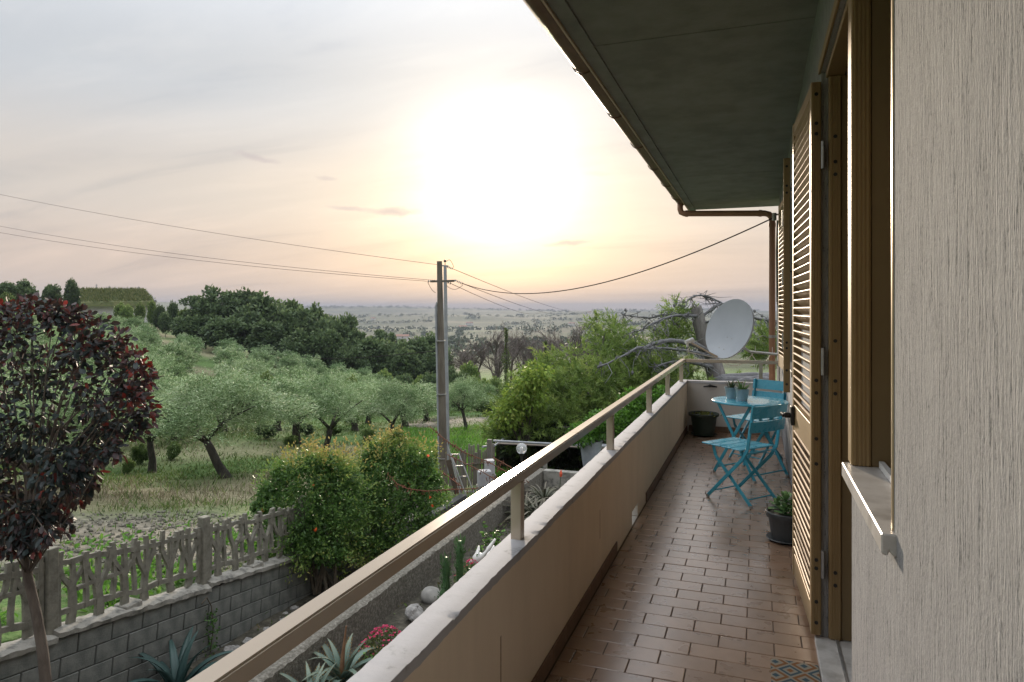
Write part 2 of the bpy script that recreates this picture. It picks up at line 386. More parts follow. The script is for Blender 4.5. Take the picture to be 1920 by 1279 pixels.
def ground_material():
    m, nt, b = newmat('field ground'); N = nt.nodes; L = nt.links
    def at(n): a = N.new('ShaderNodeAttribute'); a.attribute_name = n; return a.outputs['Fac']
    pos = N.new('ShaderNodeNewGeometry').outputs['Position']
    def noise(s, det=6):
        n = N.new('ShaderNodeTexNoise'); L.new(pos, n.inputs[0]); n.inputs['Scale'].default_value = s; n.inputs['Detail'].default_value = det; return n.outputs[0]
    def ramp(f, stops):
        r = N.new('ShaderNodeValToRGB'); L.new(f, r.inputs[0]); e = r.color_ramp.elements
        while len(e) < len(stops): e.new(.5)
        for q, (p, c) in zip(e, stops): q.position = p; q.color = (*c, 1)
        return r.outputs[0]
    def mix(f, a, c):
        n = N.new('ShaderNodeMix'); n.data_type = 'RGBA'; L.new(f, n.inputs[0]); L.new(a, n.inputs[6]); L.new(c, n.inputs[7]); return n.outputs[2]
    fine = noise(5.0, 10)
    green = ramp(fine, [(.32, (.055, .10, .030)), (.55, (.085, .145, .042)), (.72, (.14, .16, .07))])
    soil = ramp(fine, [(.34, (.105, .098, .075)), (.55, (.17, .155, .12)), (.70, (.25, .225, .185))])
    dryc = ramp(noise(9.0, 8), [(.3, (.13, .122, .07)), (.55, (.21, .19, .12)), (.75, (.29, .26, .18))])
    near = mix(at('dry'), mix(at('tilled'), green, soil), dryc)
    # far land: a patchwork of fields, orchards and vineyards
    mp = N.new('ShaderNodeMapping'); L.new(pos, mp.inputs[0]); mp.inputs['Rotation'].default_value = (0, 0, .5); mp.inputs['Scale'].default_value = (1 / 310, 1 / 150, 0)
    vo = N.new('ShaderNodeTexVoronoi'); L.new(mp.outputs[0], vo.inputs[0]); vo.inputs['Scale'].default_value = 1.0; vo.inputs['Randomness'].default_value = .85
    sep = N.new('ShaderNodeSeparateColor'); L.new(vo.outputs['Color'], sep.inputs[0])
    fld = ramp(sep.outputs[0], [(.0, (.026, .048, .02)), (.25, (.042, .062, .026)), (.42, (.09, .082, .05)), (.55, (.03, .052, .022)), (.72, (.06, .062, .038)), (.86, (.036, .062, .022)), (1.0, (.14, .118, .075))])
    wv = N.new('ShaderNodeTexWave'); L.new(pos, wv.inputs[0]); wv.inputs['Scale'].default_value = .055; wv.inputs['Distortion'].default_value = 1.5
    rows = ramp(wv.outputs[0], [(.3, (.04, .06, .028)), (.7, (.105, .105, .065))])
    sel = N.new('ShaderNodeMath'); sel.operation = 'GREATER_THAN'; L.new(sep.outputs[1], sel.inputs[0]); sel.inputs[1].default_value = .62
    far = mix(sel.outputs[0], fld, rows)
    wd = ramp(noise(1 / 260, 5), [(.46, (0, 0, 0)), (.52, (1, 1, 1))]); wc = ramp(noise(.05, 3), [(.35, (.018, .032, .014)), (.65, (.04, .06, .026))])
    far = mix(wd, far, wc)
    L.new(mix(at('far'), near, far), b.inputs['Base Color']); b.inputs['Roughness'].default_value = .95; b.inputs['Specular IOR Level'].default_value = .15
    bp = N.new('ShaderNodeBump'); L.new(noise(7.0, 8), bp.inputs['Height']); bp.inputs['Strength'].default_value = .8; bp.inputs['Distance'].default_value = .12; L.new(bp.outputs[0], b.inputs['Normal'])
    return m
def build_ground():
    na = 620
    rings = np.r_[np.linspace(3.0, 24, 150), np.geomspace(24.3, 7500, 240)]
    # finer where the photograph looks, coarser behind the house
    t = np.linspace(-1, 1, na, endpoint=False); ang = np.pi * (0.42 * t + 0.58 * t ** 3) - .12
    A, R = np.meshgrid(ang, rings); lat = np.sin(A) * R; d = np.cos(A) * R
    x = (lat * CT - d * ST).ravel(); y = (lat * ST + d * CT).ravel(); z = terrain(x, y)
    til, dry = zones(x, y)
    idx = np.arange(len(rings) * na).reshape(len(rings), na)
    F = np.stack([idx[:-1], np.roll(idx, -1, 1)[:-1], np.roll(idx, -1, 1)[1:], idx[1:]], -1).reshape(-1, 4)
    me = np_mesh('ground', np.c_[x, y, z], F, smooth=True)
    r = np.hypot(x, y)
    for nm, v in (('tilled', til), ('dry', dry), ('far', np.clip((r - 170) / 60, 0, 1))):
        a = me.attributes.new(nm, 'FLOAT', 'POINT'); a.data.foreach_set('value', v.astype(np.float32))
    o = link('ground', me, ground_material()); tag(o, 'farm land falling away into a hazy valley of fields', None, None, 'structure')
build_ground()

M_soil = mat('garden soil', (.03, .026, .018), (.095, .085, .062), .95, 9, bump=.25, bscale=22, c3=(.055, .05, .036))
def build_garden_ground():
    # yard between the block wall and the house, a little uneven
    xs = np.linspace(WALLX + .1, 7, 70); ys = np.linspace(-6, 18, 120); X, Y = np.meshgrid(xs, ys)
    Z = -2.78 - .03 * np.clip(Y - 4, 0, 20) + _vn(X / .8, Y / .8, 21) * .08 + _vn(X / .25, Y / .25, 22) * .03
    idx = np.arange(X.size).reshape(X.shape); F = np.stack([idx[:-1, :-1], idx[:-1, 1:], idx[1:, 1:], idx[1:, :-1]], -1).reshape(-1, 4)
    tag(link('garden_soil', np_mesh('garden_soil', np.c_[X.ravel(), Y.ravel(), Z.ravel()], F, smooth=True), M_soil), 'dark bare garden soil below the balcony', None, None, 'structure')
    # raised bed behind the low kerb wall
    xs = np.linspace(-4.72, -1.0, 40); ys = np.linspace(-3, 15.3, 130); X, Y = np.meshgrid(xs, ys)
    Z = -2.57 + _vn(X / .5, Y / .5, 23) * .07 + _vn(X / .15, Y / .15, 24) * .04
    idx = np.arange(X.size).reshape(X.shape); F = np.stack([idx[:-1, :-1], idx[:-1, 1:], idx[1:, 1:], idx[1:, :-1]], -1).reshape(-1, 4)
    tag(link('flower_bed_soil', np_mesh('flower_bed_soil', np.c_[X.ravel(), Y.ravel(), Z.ravel()], F, smooth=True), M_soil), 'dark soil of the raised flower bed', None, None, 'structure')
build_garden_ground()

# haze in the valley air
def build_haze():
    m = bpy.data.materials.new('valley haze'); m.use_nodes = True; nt = m.node_tree; nt.nodes.clear()
    v = nt.nodes.new('ShaderNodeVolumePrincipled'); v.inputs['Color'].default_value = (.37, .40, .49, 1); v.inputs['Density'].default_value = 2.2e-4; v.inputs['Anisotropy'].default_value = .0
    o = nt.nodes.new('ShaderNodeOutputMaterial'); nt.links.new(v.outputs[0], o.inputs['Volume'])
    h = link('haze', MB().box(-7900, 7900, -7900, 7900, -130, 60).mesh('haze'), m); tag(h, 'pale evening haze filling the valley air', None, None, 'stuff')
build_haze()
# ------------------------------------------------------------------ house
XW = 0.29; ZS = 3.15; YEND = 9.25
M_bronze = mat('bronze aluminium', (.27, .185, .085), (.32, .22, .105), .5, 3, metal=.25, stretch=(1, 1, .2), rvar=.05)
M_slat = mat('bronze painted slat', (.36, .245, .135), (.41, .28, .16), .5, 6, metal=.1, spec=.4)
M_bronze_dark = mat('brown aluminium panel', (.19, .135, .065), (.21, .15, .075), .55, 3, metal=.25)
M_rail = mat('beige anodised rail', (.46, .385, .30), (.50, .42, .33), .20, 2, metal=.2, stretch=(3, .4, 3), rvar=.05, bump=.004, bscale=60)
M_black = mat('black plastic', (.012, .012, .012), rough=.45)
M_steel = mat('galvanised steel', (.32, .32, .32), (.42, .42, .41), .45, 20, metal=.7)
M_marble = mat('pale stone sill', (.36, .34, .31), (.45, .425, .39), .35, 5, c3=(.56, .54, .51))
M_white = mat('white plastered wall', (.58, .57, .55), (.66, .65, .63), .8, 4)
M_gutter = mat('brown painted copper gutter', (.16, .095, .06), (.21, .125, .08), .5, 8, metal=.2)
M_pipe = mat('terracotta downpipe', (.29, .15, .09), (.34, .18, .11), .55, 6)
M_dark = mat('dark room', (.02, .018, .015), rough=.9)
def stucco():
    m, nt, b = newmat('scratched grey plaster'); N = nt.nodes; L = nt.links
    tc = N.new('ShaderNodeTexCoord').outputs['Object']
    def noise(sc, s, det, dist=0.0):
        mp = N.new('ShaderNodeMapping'); L.new(tc, mp.inputs[0]); mp.inputs['Scale'].default_value = sc
        n = N.new('ShaderNodeTexNoise'); L.new(mp.outputs[0], n.inputs[0]); n.inputs['Scale'].default_value = s; n.inputs['Detail'].default_value = det
        n.inputs['Roughness'].default_value = .6; n.inputs['Distortion'].default_value = dist; return n.outputs[0]
    a = noise((1, 1, .085), 120, 6, .8); c = noise((1, 1, .45), 230, 5); big = noise((1, 1, .4), 1.6, 5)
    ad = N.new('ShaderNodeMath'); ad.operation = 'MULTIPLY_ADD'; L.new(c, ad.inputs[0]); ad.inputs[1].default_value = .55; L.new(a, ad.inputs[2])
    r = N.new('ShaderNodeValToRGB'); L.new(ad.outputs[0], r.inputs[0]); e = r.color_ramp.elements
    e[0].position = .58; e[0].color = (.085, .095, .10, 1); e[1].position = .92; e[1].color = (.385, .385, .39, 1); q = e.new(.68); q.color = (.295, .298, .303, 1)
    mx = N.new('ShaderNodeMix'); mx.data_type = 'RGBA'; mx.blend_type = 'MULTIPLY'; mx.inputs[0].default_value = 1
    r2 = N.new('ShaderNodeValToRGB'); L.new(big, r2.inputs[0]); r2.color_ramp.elements[0].position = .35; r2.color_ramp.elements[0].color = (.86, .86, .86, 1); r2.color_ramp.elements[1].position = .6
    L.new(r.outputs[0], mx.inputs[6]); L.new(r2.outputs[0], mx.inputs[7]); L.new(mx.outputs[2], b.inputs['Base Color']); b.inputs['Roughness'].default_value = .9
    bp = N.new('ShaderNodeBump'); L.new(ad.outputs[0], bp.inputs['Height']); bp.inputs['Strength'].default_value = 1; bp.inputs['Distance'].default_value = .008; L.new(bp.outputs[0], b.inputs['Normal'])
    return m
M_stucco = stucco()
M_soffit = mat('rough grey soffit', (.20, .21, .185), (.265, .275, .245), .92, 4, bump=.06, bscale=55, c3=(.235, .25, .215))
M_glass = mat('window glass', (.02, .025, .03), rough=.05, spec=.8)

W1 = (1.74, 2.43); D1 = (2.47, 3.60); W2 = (5.92, 7.05); ZT = 2.74; SILL = 1.10
house = thing('house', 'grey scratched-plaster house wall with wide eaves along the balcony', 'house', (XW, 2, -3.2))
def build_house():
    T = .36; x0, x1 = XW, XW + T; zb, zt = -3.2, ZS
    w = MB()
    w.box(x0, x1, -3.5, W1[0], zb, zt)
    w.box(x0, x1, W1[0], W1[1], zb, SILL - .05)
    w.box(x0, x1, W1[0], W1[1], ZT, zt)
    w.box(x0, x1, W1[1], D1[1], ZT, zt)
    w.box(x0, x1, W1[1], D1[0], zb, SILL - .05)
    w.box(x0, x1, D1[0], D1[1], zb, -.002)
    w.box(x0, x1, D1[1], W2[0], zb, zt)
    w.box(x0, x1, W2[0], W2[1], zb, SILL - .05)
    w.box(x0, x1, W2[0], W2[1], ZT, zt)
    w.box(x0, x1, W2[1], 10.15, zb, zt)
    part('wall', w, M_stucco, house)
    # far gable and back walls so the house is solid from every side
    g = MB(); g.box(x1, 8, 9.8, 10.15, zb, zt); g.box(7.7, 8, -3.5, 9.8, zb, zt); g.box(x1, 7.7, -3.5, -3.2, zb, zt)
    part('wall', g, M_stucco, house)
    part('room', MB().box(1.6, 1.7, -3.2, 9.8, -.2, zt).box(x1, 1.6, -3.2, 9.8, -.2, -.01).box(x1, 1.6, 4.6, 4.7, 0, zt).box(x1, 1.6, W1[0] - .3, W1[0] - .2, 0, zt), M_dark, house)
    part('plaster_chip', MB().add([(XW - .0012, y, z) for y, z in ((1.372, .62), (1.388, .635), (1.398, .61), (1.392, .575), (1.38, .56), (1.37, .58))], [(0, 1, 2, 3, 4, 5)]), mat('chipped plaster', (.12, .12, .10), (.5, .45, .38), .9, 60), house)
    # eaves
    for a, b in ((-3.6, -.3), (-.3, 3.95), (3.95, 8.2), (8.2, 11.0)):
        part('soffit_panel', MB().box(-.90, 8.3, a + .006, b - .006, ZS, ZS + .2), M_soffit, house)
    part('eave_edge', MB().box(-.99, -.903, -3.6, 11.0, ZS - .012, ZS + .22), M_soffit, house)
    part('drip_strip', MB().box(-1.004, -.992, -3.6, 11.0, ZS - .028, ZS + .22), mat('bare metal drip edge', (.62, .48, .36), rough=.4, metal=.5), house)
    part('roof', MB().add([(-1.1, -3.6, 3.37), (8.4, -3.6, 3.37), (8.4, 11.05, 3.37), (-1.1, 11.05, 3.37), (3.6, -3.6, 4.7), (3.6, 11.05, 4.7)], [(0, 3, 5, 4), (1, 4, 5, 2), (0, 4, 1), (2, 5, 3), (0, 1, 2, 3)]), mat('clay roof', (.22, .11, .07), (.3, .16, .1), .9, 9), house)
    gt = MB(); n = 10; prof = [(-1.075 + .07 * math.cos(a), ZS + .075 + .07 * math.sin(a)) for a in [math.pi * (1 + k / n) for k in range(n + 1)]]
    vs = [(x, y, z) for y in (-3.6, 10.55) for x, z in prof] + [(-1.075 + (x + 1.075) * .93, y, z + .004) for y in (-3.6, 10.55) for x, z in prof]
    m = n + 1; fs = []
    for k in range(n):
        fs += [(k, k + 1, m + k + 1, m + k), (2 * m + k, 3 * m + k, 3 * m + k + 1, 2 * m + k + 1)]
    fs += [(0, m, 3 * m, 2 * m), (n, 2 * m + n, 3 * m + n, m + n), tuple(range(m, 2 * m))]
    gut = part('gutter', gt.add(vs, fs), M_gutter, house, smooth=True)
    for y in (-.6, .9, 2.1, 3.2, 4.4, 5.5, 6.6, 7.7, 8.8, 9.9):
        b = MB(); pts = [(-1.075 + .077 * math.cos(a), y, ZS + .075 + .077 * math.sin(a)) for a in [math.pi * (1 + k / 8) for k in range(9)]]
        for p, q in zip(pts, pts[1:]): b.bar(p, q, .03, .008, side=(0, 1, 0))
        part('bracket', b, M_gutter, gut)
    # downpipe: from the gutter end across to the wall and down
    yq = 10.36
    pts = [(-1.075, yq, ZS + .02), (-1.075, yq, ZS - .07), (-1.06, yq, ZS - .115), (-1.02, yq, ZS - .135), (.10, yq - .08, ZS - .195), (.155, yq - .1, ZS - .215), (.19, yq - .14, ZS - .27), (.195, yq - .16, ZS - .34), (.195, yq - .16, -3.1)]
    dp = part('downpipe', MB().tube(pts, .043, 14), M_pipe, house, smooth=True, angle=None)
    for a, b in (((.02, yq - .073, ZS - .189), (.06, yq - .077, ZS - .193)), ((-1.0, yq, ZS - .136), (-.96, yq, ZS - .138)), ((.195, yq - .16, ZS - .35), (.195, yq - .16, ZS - .40))):
        part('collar', MB().tube([a, b], .049, 14), M_pipe, dp, smooth=True)
    part('pipe_clamp', MB().tube([(.195, yq - .16, 1.2), (.195, yq - .16, 1.24)], .048, 12).bar((.22, yq - .16, 1.22), (.3, yq - .2, 1.22), .02, .02), M_steel, dp)
    part('cable_hook', MB().tube([(XW, 9.9, 2.88), (.22, 9.88, 2.88), (.2, 9.88, 2.84), (.22, 9.88, 2.81)], .012, 8).tube([(.215, 9.88, 2.90), (.215, 9.88, 2.80)], .03, 10), M_steel, house)
    part('cable_conduit', MB().tube([(XW - .02, 10.0, 2.75), (XW - .02, 10.0, -.5)], .02, 8), M_white, house)
    part('cable_loop', MB().tube([(XW - .025, 9.9, 2.8), (XW - .035, 9.88, 2.4), (XW - .03, 9.9, 1.95), (XW - .03, 9.88, 1.7)], .022, 7), mat('dark green cable sleeve', (.03, .045, .03), rough=.6), house)
    # window beside the door: sill, frame, jamb lining
    def sill(y0, y1, xo):
        s = MB(); prof = [(xo, 0), (xo, -.045), (xo + .012, -.05), (xo + .016, -.038), (xo + .024, -.05), (XW + T * .6, -.05), (XW + T * .6, 0)]
        m = len(prof); vs = [(x, y, SILL + z) for y in (y0, y1) for x, z in prof]
        s.add(vs, [(k, (k + 1) % m, m + (k + 1) % m, m + k) for k in range(m)] + [tuple(range(m))[::-1], tuple(range(m, 2 * m))])
        return part('window_sill', s, M_marble, house, bev=.003)
    sl = sill(W1[0] - .03, W1[1] + .04, XW - .03)
    part('sill_track', MB().box(XW + .07, XW + .085, W1[0] + .002, W1[1] - .02, SILL + .002, SILL + .022), M_white, sl)
    sill(W2[0] - .03, W2[1] + .03, XW - .035)
    def frame_post(y0, y1, xa, xb, z0, z1, nm='frame_post'):
        o = part(nm, MB().box(xa, xb, y0, y1, z0, z1), M_bronze, house, bev=.003); g = MB()
        for k in (.2, .42, .62, .82):     # ribs of the aluminium extrusion
            x = xa + (xb - xa) * k; g.box(x - .0025, x + .0025, y0 - .004, y0 - .0005, z0 + .001, z1 - .001)
        part('rib', g, M_bronze, o); return o
    frame_post(W1[1] - .012, D1[0] + .03, XW - .008, XW + .05, SILL + .001, ZT + .0)
    part('jamb_lining', MB().box(XW + .052, XW + .30, W1[1] - .006, D1[0] + .02, SILL + .001, ZT), M_bronze_dark, house)
    part('jamb_trim', MB().box(XW - .004, XW + .004, W1[0] - .002, W1[0] + .012, SILL + .001, ZT), mat('bright aluminium trim', (.62, .5, .33), rough=.3, metal=.6), house)
    part('jamb_lining', MB().box(XW + .006, XW + .30, W1[0] + .001, W1[0] + .010, SILL + .001, ZT), M_bronze_dark, house)
    part('window_hinge', MB().tube([(XW + .065, W1[0] + .16, SILL + .03), (XW + .065, W1[0] + .16, SILL + .12)], .011, 10), M_steel, house)
    part('jamb_lining', MB().box(XW + .031, XW + .30, D1[0] + .022, D1[0] + .035, .03, ZT), M_bronze_dark, house)
    frame_post(D1[1] - .03, D1[1] - .001, XW + .03, XW + .085, .03, ZT - .03)
    part('jamb_lining', MB().box(XW + .087, XW + .34, D1[1] - .02, D1[1] - .002, .03, ZT - .03), M_bronze_dark, house)
    part('door_head', MB().box(XW + .02, XW + .10, D1[0] + .036, D1[1] - .002, ZT - .029, ZT - .002), M_bronze, house, bev=.002)
    part('head_trim', MB().box(XW - .012, XW - .001, D1[0] - .03, D1[1] + .03, ZT + .0, ZT + .045), M_bronze, house, bev=.002)
    th = part('door_threshold', MB().box(XW - .03, XW + T, D1[0] + .002, D1[1] - .002, -.0015, .026), M_marble, house, bev=.003)
    part('threshold_track', MB().box(XW + .06, XW + .072, D1[0] + .036, D1[1] - .03, .0265, .032), M_steel, th)
    for z in (.29, .35, 1.2, 1.26, 1.45, 2.24, 2.3, 2.42):
        part('frame_screw', MB().tube([(XW + .058, D1[1] - .0345, z), (XW + .058, D1[1] - .0385, z)], .009, 8), M_black, house)
    wf = part('window_frame', MB().box(XW + .12, XW + .17, W2[0] + .001, W2[0] + .06, SILL, ZT).box(XW + .12, XW + .17, W2[1] - .06, W2[1] - .001, SILL, ZT).box(XW + .12, XW + .17, W2[0] + .06, W2[1] - .06, ZT - .06, ZT - .001).box(XW + .12, XW + .17, W2[0] + .06, W2[1] - .06, SILL + .001, SILL + .06), M_bronze, house)
    part('pane', MB().box(XW + .14, XW + .146, W2[0] + .06, W2[1] - .06, SILL + .06, ZT - .06), M_glass, wf)
build_house()

def louvre_slat_mesh(w):
    a = math.radians(40); b = MB(); n = 5; prof = [(-.029, 0), (-.027, .005), (.0, .006), (.027, .005), (.029, 0), (.027, -.004), (-.027, -.004)]
    R = Matrix.Rotation(a, 3, 'X'); m = len(prof); vs = [R @ Vector((x, y, z)) for x in (0, w) for y, z in prof]
    b.add(vs, [(k, (k + 1) % m, m + (k + 1) % m, m + k) for k in range(m)] + [tuple(range(m))[::-1], tuple(range(m, 2 * m))])
    return b.mesh('slat')
def build_shutter(name, label, hinge, far, z0, z1, lock=None, out=1, hinge_near=True):
    """leaf from hinge point to far point (xy of the outer face); local x along the leaf, local y into the wall"""
    p = Vector((*hinge, 0)); q = Vector((*far, 0)); w = (q - p).length; rz = math.atan2(q.y - p.y, q.x - p.x)
    t = thing(name, label, 'shutter', (p.x, p.y, z0), 'bronze louvred shutters', rz); h = z1 - z0; st = .052; th = .045; s = -1.0
    def bx(x0, x1, za, zb, y0=0.0, y1=th): return MB().box(x0, x1, s * y1, s * y0, za, zb)
    for x0 in (0, w - st):
        o = part('stile', bx(x0, x0 + st, 0, h), M_bronze, t, bev=.003, local=True); g = MB()
        xx = -.001 if x0 == 0 else w + .001
        for k in (.25, .5, .75): g.box(xx - .0025, xx + .0025, s * (th * k + .003), s * (th * k - .003), .002, h - .002)
        part('rib', g, M_bronze, o, local=True)
        for zz in ((.06, .16, .32, .36) + ((lock - z0, lock - z0 - .12, lock - z0 + .22, lock - z0 + .28) if lock else ()) + (h - .25, h - .2, h - .06)):
            part('screw', MB().tube([(xx, s * th * .5, zz), (xx + (-.005 if x0 == 0 else .005), s * th * .5, zz)], .009, 8), M_black, o, local=True)
    rails = [(0, .13), (h - .06, h)]
    if lock: rails.insert(1, (lock - z0 - .085, lock - z0 + .06))
    for a, b in rails: part('rail', bx(st, w - st, a, b, .004, th - .004), M_bronze, t, bev=.002, local=True)
    sm = louvre_slat_mesh(w - 2 * st + .004)
    for (a0, a1), (b0, b1) in zip(rails, rails[1:]):
        n = max(1, int(round((b0 - a1) / .044)))
        for k in range(n):
            o = part('slat', sm, M_slat, t, local=True); o.location = (st - .002, s * th * .5, a1 + (k + .5) * (b0 - a1) / n)
            o.rotation_euler = (math.radians(random.uniform(-1.2, 1.2)), 0, 0)
    for zz in (h - .42, h * .47, .28):
        part('hinge', MB().tube([(-.012, s * (th + .006), zz), (-.012, s * (th + .006), zz + .13)], .009, 10).box(-.012, .03, s * (th + .006), s * (th + .001), zz + .01, zz + .12), M_steel, t, local=True)
    return t, w, s, th
def build_shutters():
    t, w, s, th = build_shutter('shutter', 'tall bronze louvred door shutter standing open, black latch at mid height', (.243, 3.57), (.196, 4.38), .04, 2.69, lock=.98)
    lz = .94
    part('latch', MB().box(w - .10, w - .045, .0, .018, lz - .055, lz + .055).tube([(w - .07, .018, lz), (w - .07, .05, lz)], .016, 10).tube([(w - .07, .05, lz), (w - .03, .062, lz + .004), (w + .015, .055, lz - .004), (w + .03, .045, lz - .02)], .011, 8), M_black, t, local=True, bev=.002)
    t, w, s, th = build_shutter('shutter', 'bronze louvred window shutter folded back beyond the tall door shutter', (.245, 5.90), (.222, 5.30), 1.0, 2.69)
    part('shutter_hook', MB().tube([(.03, .0, .9), (.03, .04, .9), (.03, .05, .86), (.03, .05, .78)], .006, 6), M_black, t, local=True)
    t, w, s, th = build_shutter('shutter', 'farthest bronze window shutter, beside the terracotta downpipe', (.243, 7.08), (.208, 7.72), 1.0, 2.69)
    part('shutter_hook', MB().tube([(.02, .0, .62), (.02, .05, .62), (.02, .06, .66), (.02, .06, .72)], .006, 6), M_steel, t, local=True)
build_shutters()

# ------------------------------------------------------------------ balcony
XP = -.872; XO = -.975; PT = .661; RT = .943
M_parapet = mat('cream painted parapet', (.74, .625, .475), (.80, .68, .525), .85, 2.5, bump=.03, bscale=110, c3=(.775, .655, .50), stretch=(1, 2.5, .6))
M_cap = mat('worn grey painted coping', (.24, .24, .245), (.45, .445, .455), .8, 14, bump=.05, bscale=60, c3=(.43, .425, .43), contrast=(.3, .5))
M_tileside = mat('grout', (.13, .095, .07), rough=.95)
def tile_mat():
    m, nt, b = newmat('glazed brown floor tile'); N = nt.nodes; L = nt.links
    oi = N.new('ShaderNodeObjectInfo'); geo = N.new('ShaderNodeNewGeometry').outputs['Position']
    n = N.new('ShaderNodeTexNoise'); L.new(geo, n.inputs[0]); n.inputs['Scale'].default_value = 11; n.inputs['Detail'].default_value = 2
    r = N.new('ShaderNodeValToRGB'); L.new(n.outputs[0], r.inputs[0]); e = r.color_ramp.elements
    e[0].position = .32; e[0].color = (.29, .175, .108, 1); e[1].position = .68; e[1].color = (.36, .225, .145, 1)
    hv = N.new('ShaderNodeHueSaturation'); L.new(r.outputs[0], hv.inputs['Color']); mr = N.new('ShaderNodeMapRange'); L.new(oi.outputs['Random'], mr.inputs[0]); mr.inputs[3].default_value = .86; mr.inputs[4].default_value = 1.12; L.new(mr.outputs[0], hv.inputs['Value'])
    L.new(hv.outputs[0], b.inputs['Base Color'])
    mr2 = N.new('ShaderNodeMapRange'); L.new(n.outputs[0], mr2.inputs[0]); mr2.inputs[1].default_value = .3; mr2.inputs[2].default_value = .7; mr2.inputs[3].default_value = .26; mr2.inputs[4].default_value = .33; L.new(mr2.outputs[0], b.inputs['Roughness'])
    n2 = N.new('ShaderNodeTexNoise'); L.new(geo, n2.inputs[0]); n2.inputs['Scale'].default_value = 45; n2.inputs['Detail'].default_value = 4
    bp = N.new('ShaderNodeBump'); L.new(n2.outputs[0], bp.inputs['Height']); bp.inputs['Strength'].default_value = .08; bp.inputs['Distance'].default_value = .002
    b.inputs['Specular IOR Level'].default_value = .9; b.inputs['Coat Weight'].default_value = 1.0; b.inputs['Coat Roughness'].default_value = .22; b.inputs['Coat IOR'].default_value = 1.65
    return m
def build_balcony():
    slab = part('balcony_floor', MB().box(XO + .01, XW, -3.4, YEND + .1, -.22, -.006), M_tileside)
    tag(slab, 'brown glazed tile floor of the balcony', None, None, 'structure')
    M_tile = tile_mat(); g = .0023; tw, tl = .125, .25; x0, x1 = XP + .012, XW
    cache = {}
    def tile(xa, xb, y):
        k = (round(xb - xa, 3),)
        if k not in cache:
            me = MB().box(0, k[0] - 2 * g, 0, tw - 2 * g, -.006, 0).mesh('tile', bev=.0022); cache[k] = me
        o = part('tile', cache[k], M_tile, slab); o.location = (xa + g, y + g, random.uniform(-.0006, .0006)); o.rotation_euler = (random.uniform(-.002, .002), random.uniform(-.001, .001), 0)
    rows = int((YEND - 2.35) / tw)
    for r in range(rows):
        y = YEND - .001 - (r + 1) * tw; off = (.0 if r % 2 else .125) + .06
        xs = [x0] + [x0 + off + k * tl for k in range(8) if x0 + off + k * tl < x1 - .02] + [x1]
        for a, b in zip(xs, xs[1:]): tile(a, b, y)
    # rest of the floor, behind the camera's foot
    st = MB()
    yy = YEND - .001 - rows * tw
    while yy > -3.2:
        yy -= tw
        for k in range(5): st.box(x0 + k * .235 + g, x0 + (k + 1) * .235 - g, yy + g, yy + tw - g, -.006, 0)
    part('tile_field', st, M_tile, slab, kind='stuff')
    # parapet
    p = thing('parapet', 'low cream painted parapet wall with worn grey coping', 'parapet', ((XP + XO) / 2, 4, 0))
    hole = (5.05, 5.32)
    w = MB().box(XO + .008, XP, -3.4, hole[0], -.2, PT - .03).box(XO + .008, XP, hole[1], YEND + .1, -.2, PT - .03).box(XO + .008, XP, hole[0], hole[1], .10, PT - .03)
    part('wall', w, M_parapet, p)
    part('drain_lining', MB().box(XO + .004, XP - .002, hole[0] + .001, hole[0] + .012, -.0, .099).box(XO + .004, XP - .002, hole[1] - .012, hole[1] - .001, 0, .099).box(XO + .004, XP - .002, hole[0] + .012, hole[1] - .012, -.02, -.004), M_white, p)
    part('end_wall', MB().box(XP + .001, XW - .001, YEND, YEND + .1, -.2, PT - .03), mat('pale end parapet', (.56, .52, .475), (.62, .58, .53), .85, 3, bump=.02, bscale=100), p)
    # coping: long strip with chipped, wavering edges
    def coping(a, b, ax, w0, w1, n):
        vs = []; fs = []; prof = [(0, -.03), (0, -.004), (.006, 0), (.35, .0015), (.7, .001), (.985, 0), (1, -.005), (1, -.03)]; m = len(prof)
        for i in range(n + 1):
            t = a + (b - a) * i / n
            for k, (u, z) in enumerate(prof):
                e = random.gauss(0, .0011) * (u in (0, 1, .006, .985)) + .002 * math.sin(t * 7 + k * .3) * (u > .9)
                c = w0 + (w1 - w0) * u + e; zz = PT + z + random.gauss(0, .00025)
                if k in (5, 6) and random.random() < .05: zz -= .005; c -= .006 * (1 if w1 > w0 else -1)
                vs.append((c, t, zz) if ax == 'y' else (t, c, zz))
        for i in range(n):
            for k in range(m - 1): fs.append((i * m + k, i * m + k + 1, (i + 1) * m + k + 1, (i + 1) * m + k))
        fs += [tuple(range(m)), tuple(range(n * m, n * m + m))[::-1]]
        return MB().add(vs, fs)
    part('coping', coping(-3.4, YEND + .106, 'y', XO, XP + .004, 620), M_cap, p, smooth=True)
    part('coping', coping(XP + .006, XW - .003, 'x', YEND + .106, YEND - .005, 60), M_cap, p, smooth=True)
    # skirting tiles, each a piece
    M_sk = mat('brown skirting tile', (.17, .105, .068), (.22, .14, .09), .6, 10, spec=.25)
    y = 1.2
    while y < YEND - .26:
        if not (4.33 < y + .12 < 5.60):
            part('skirting_tile', MB().box(XP + .0005, XP + .009, y + .002, y + .248, .0005, .078), M_sk, p, bev=.002)
        y += .25
    x = XP + .02
    while x < XW - .2:
        part('skirting_tile', MB().box(x + .002, x + .248, YEND - .009, YEND - .0005, .0005, .078), M_sk, p, bev=.002); x += .25
    cl = MB().tube([(-.58, YEND - .004, .6), (-.58, YEND - .03, .6)], .012, 8).tube([(-.66, YEND - .03, .592), (-.61, YEND - .035, .6), (-.58, YEND - .036, .612), (-.54, YEND - .035, .6), (-.49, YEND - .03, .594)], [.008, .012, .016, .012, .008], 8)
    part('cleat', cl, M_black, p, smooth=True)
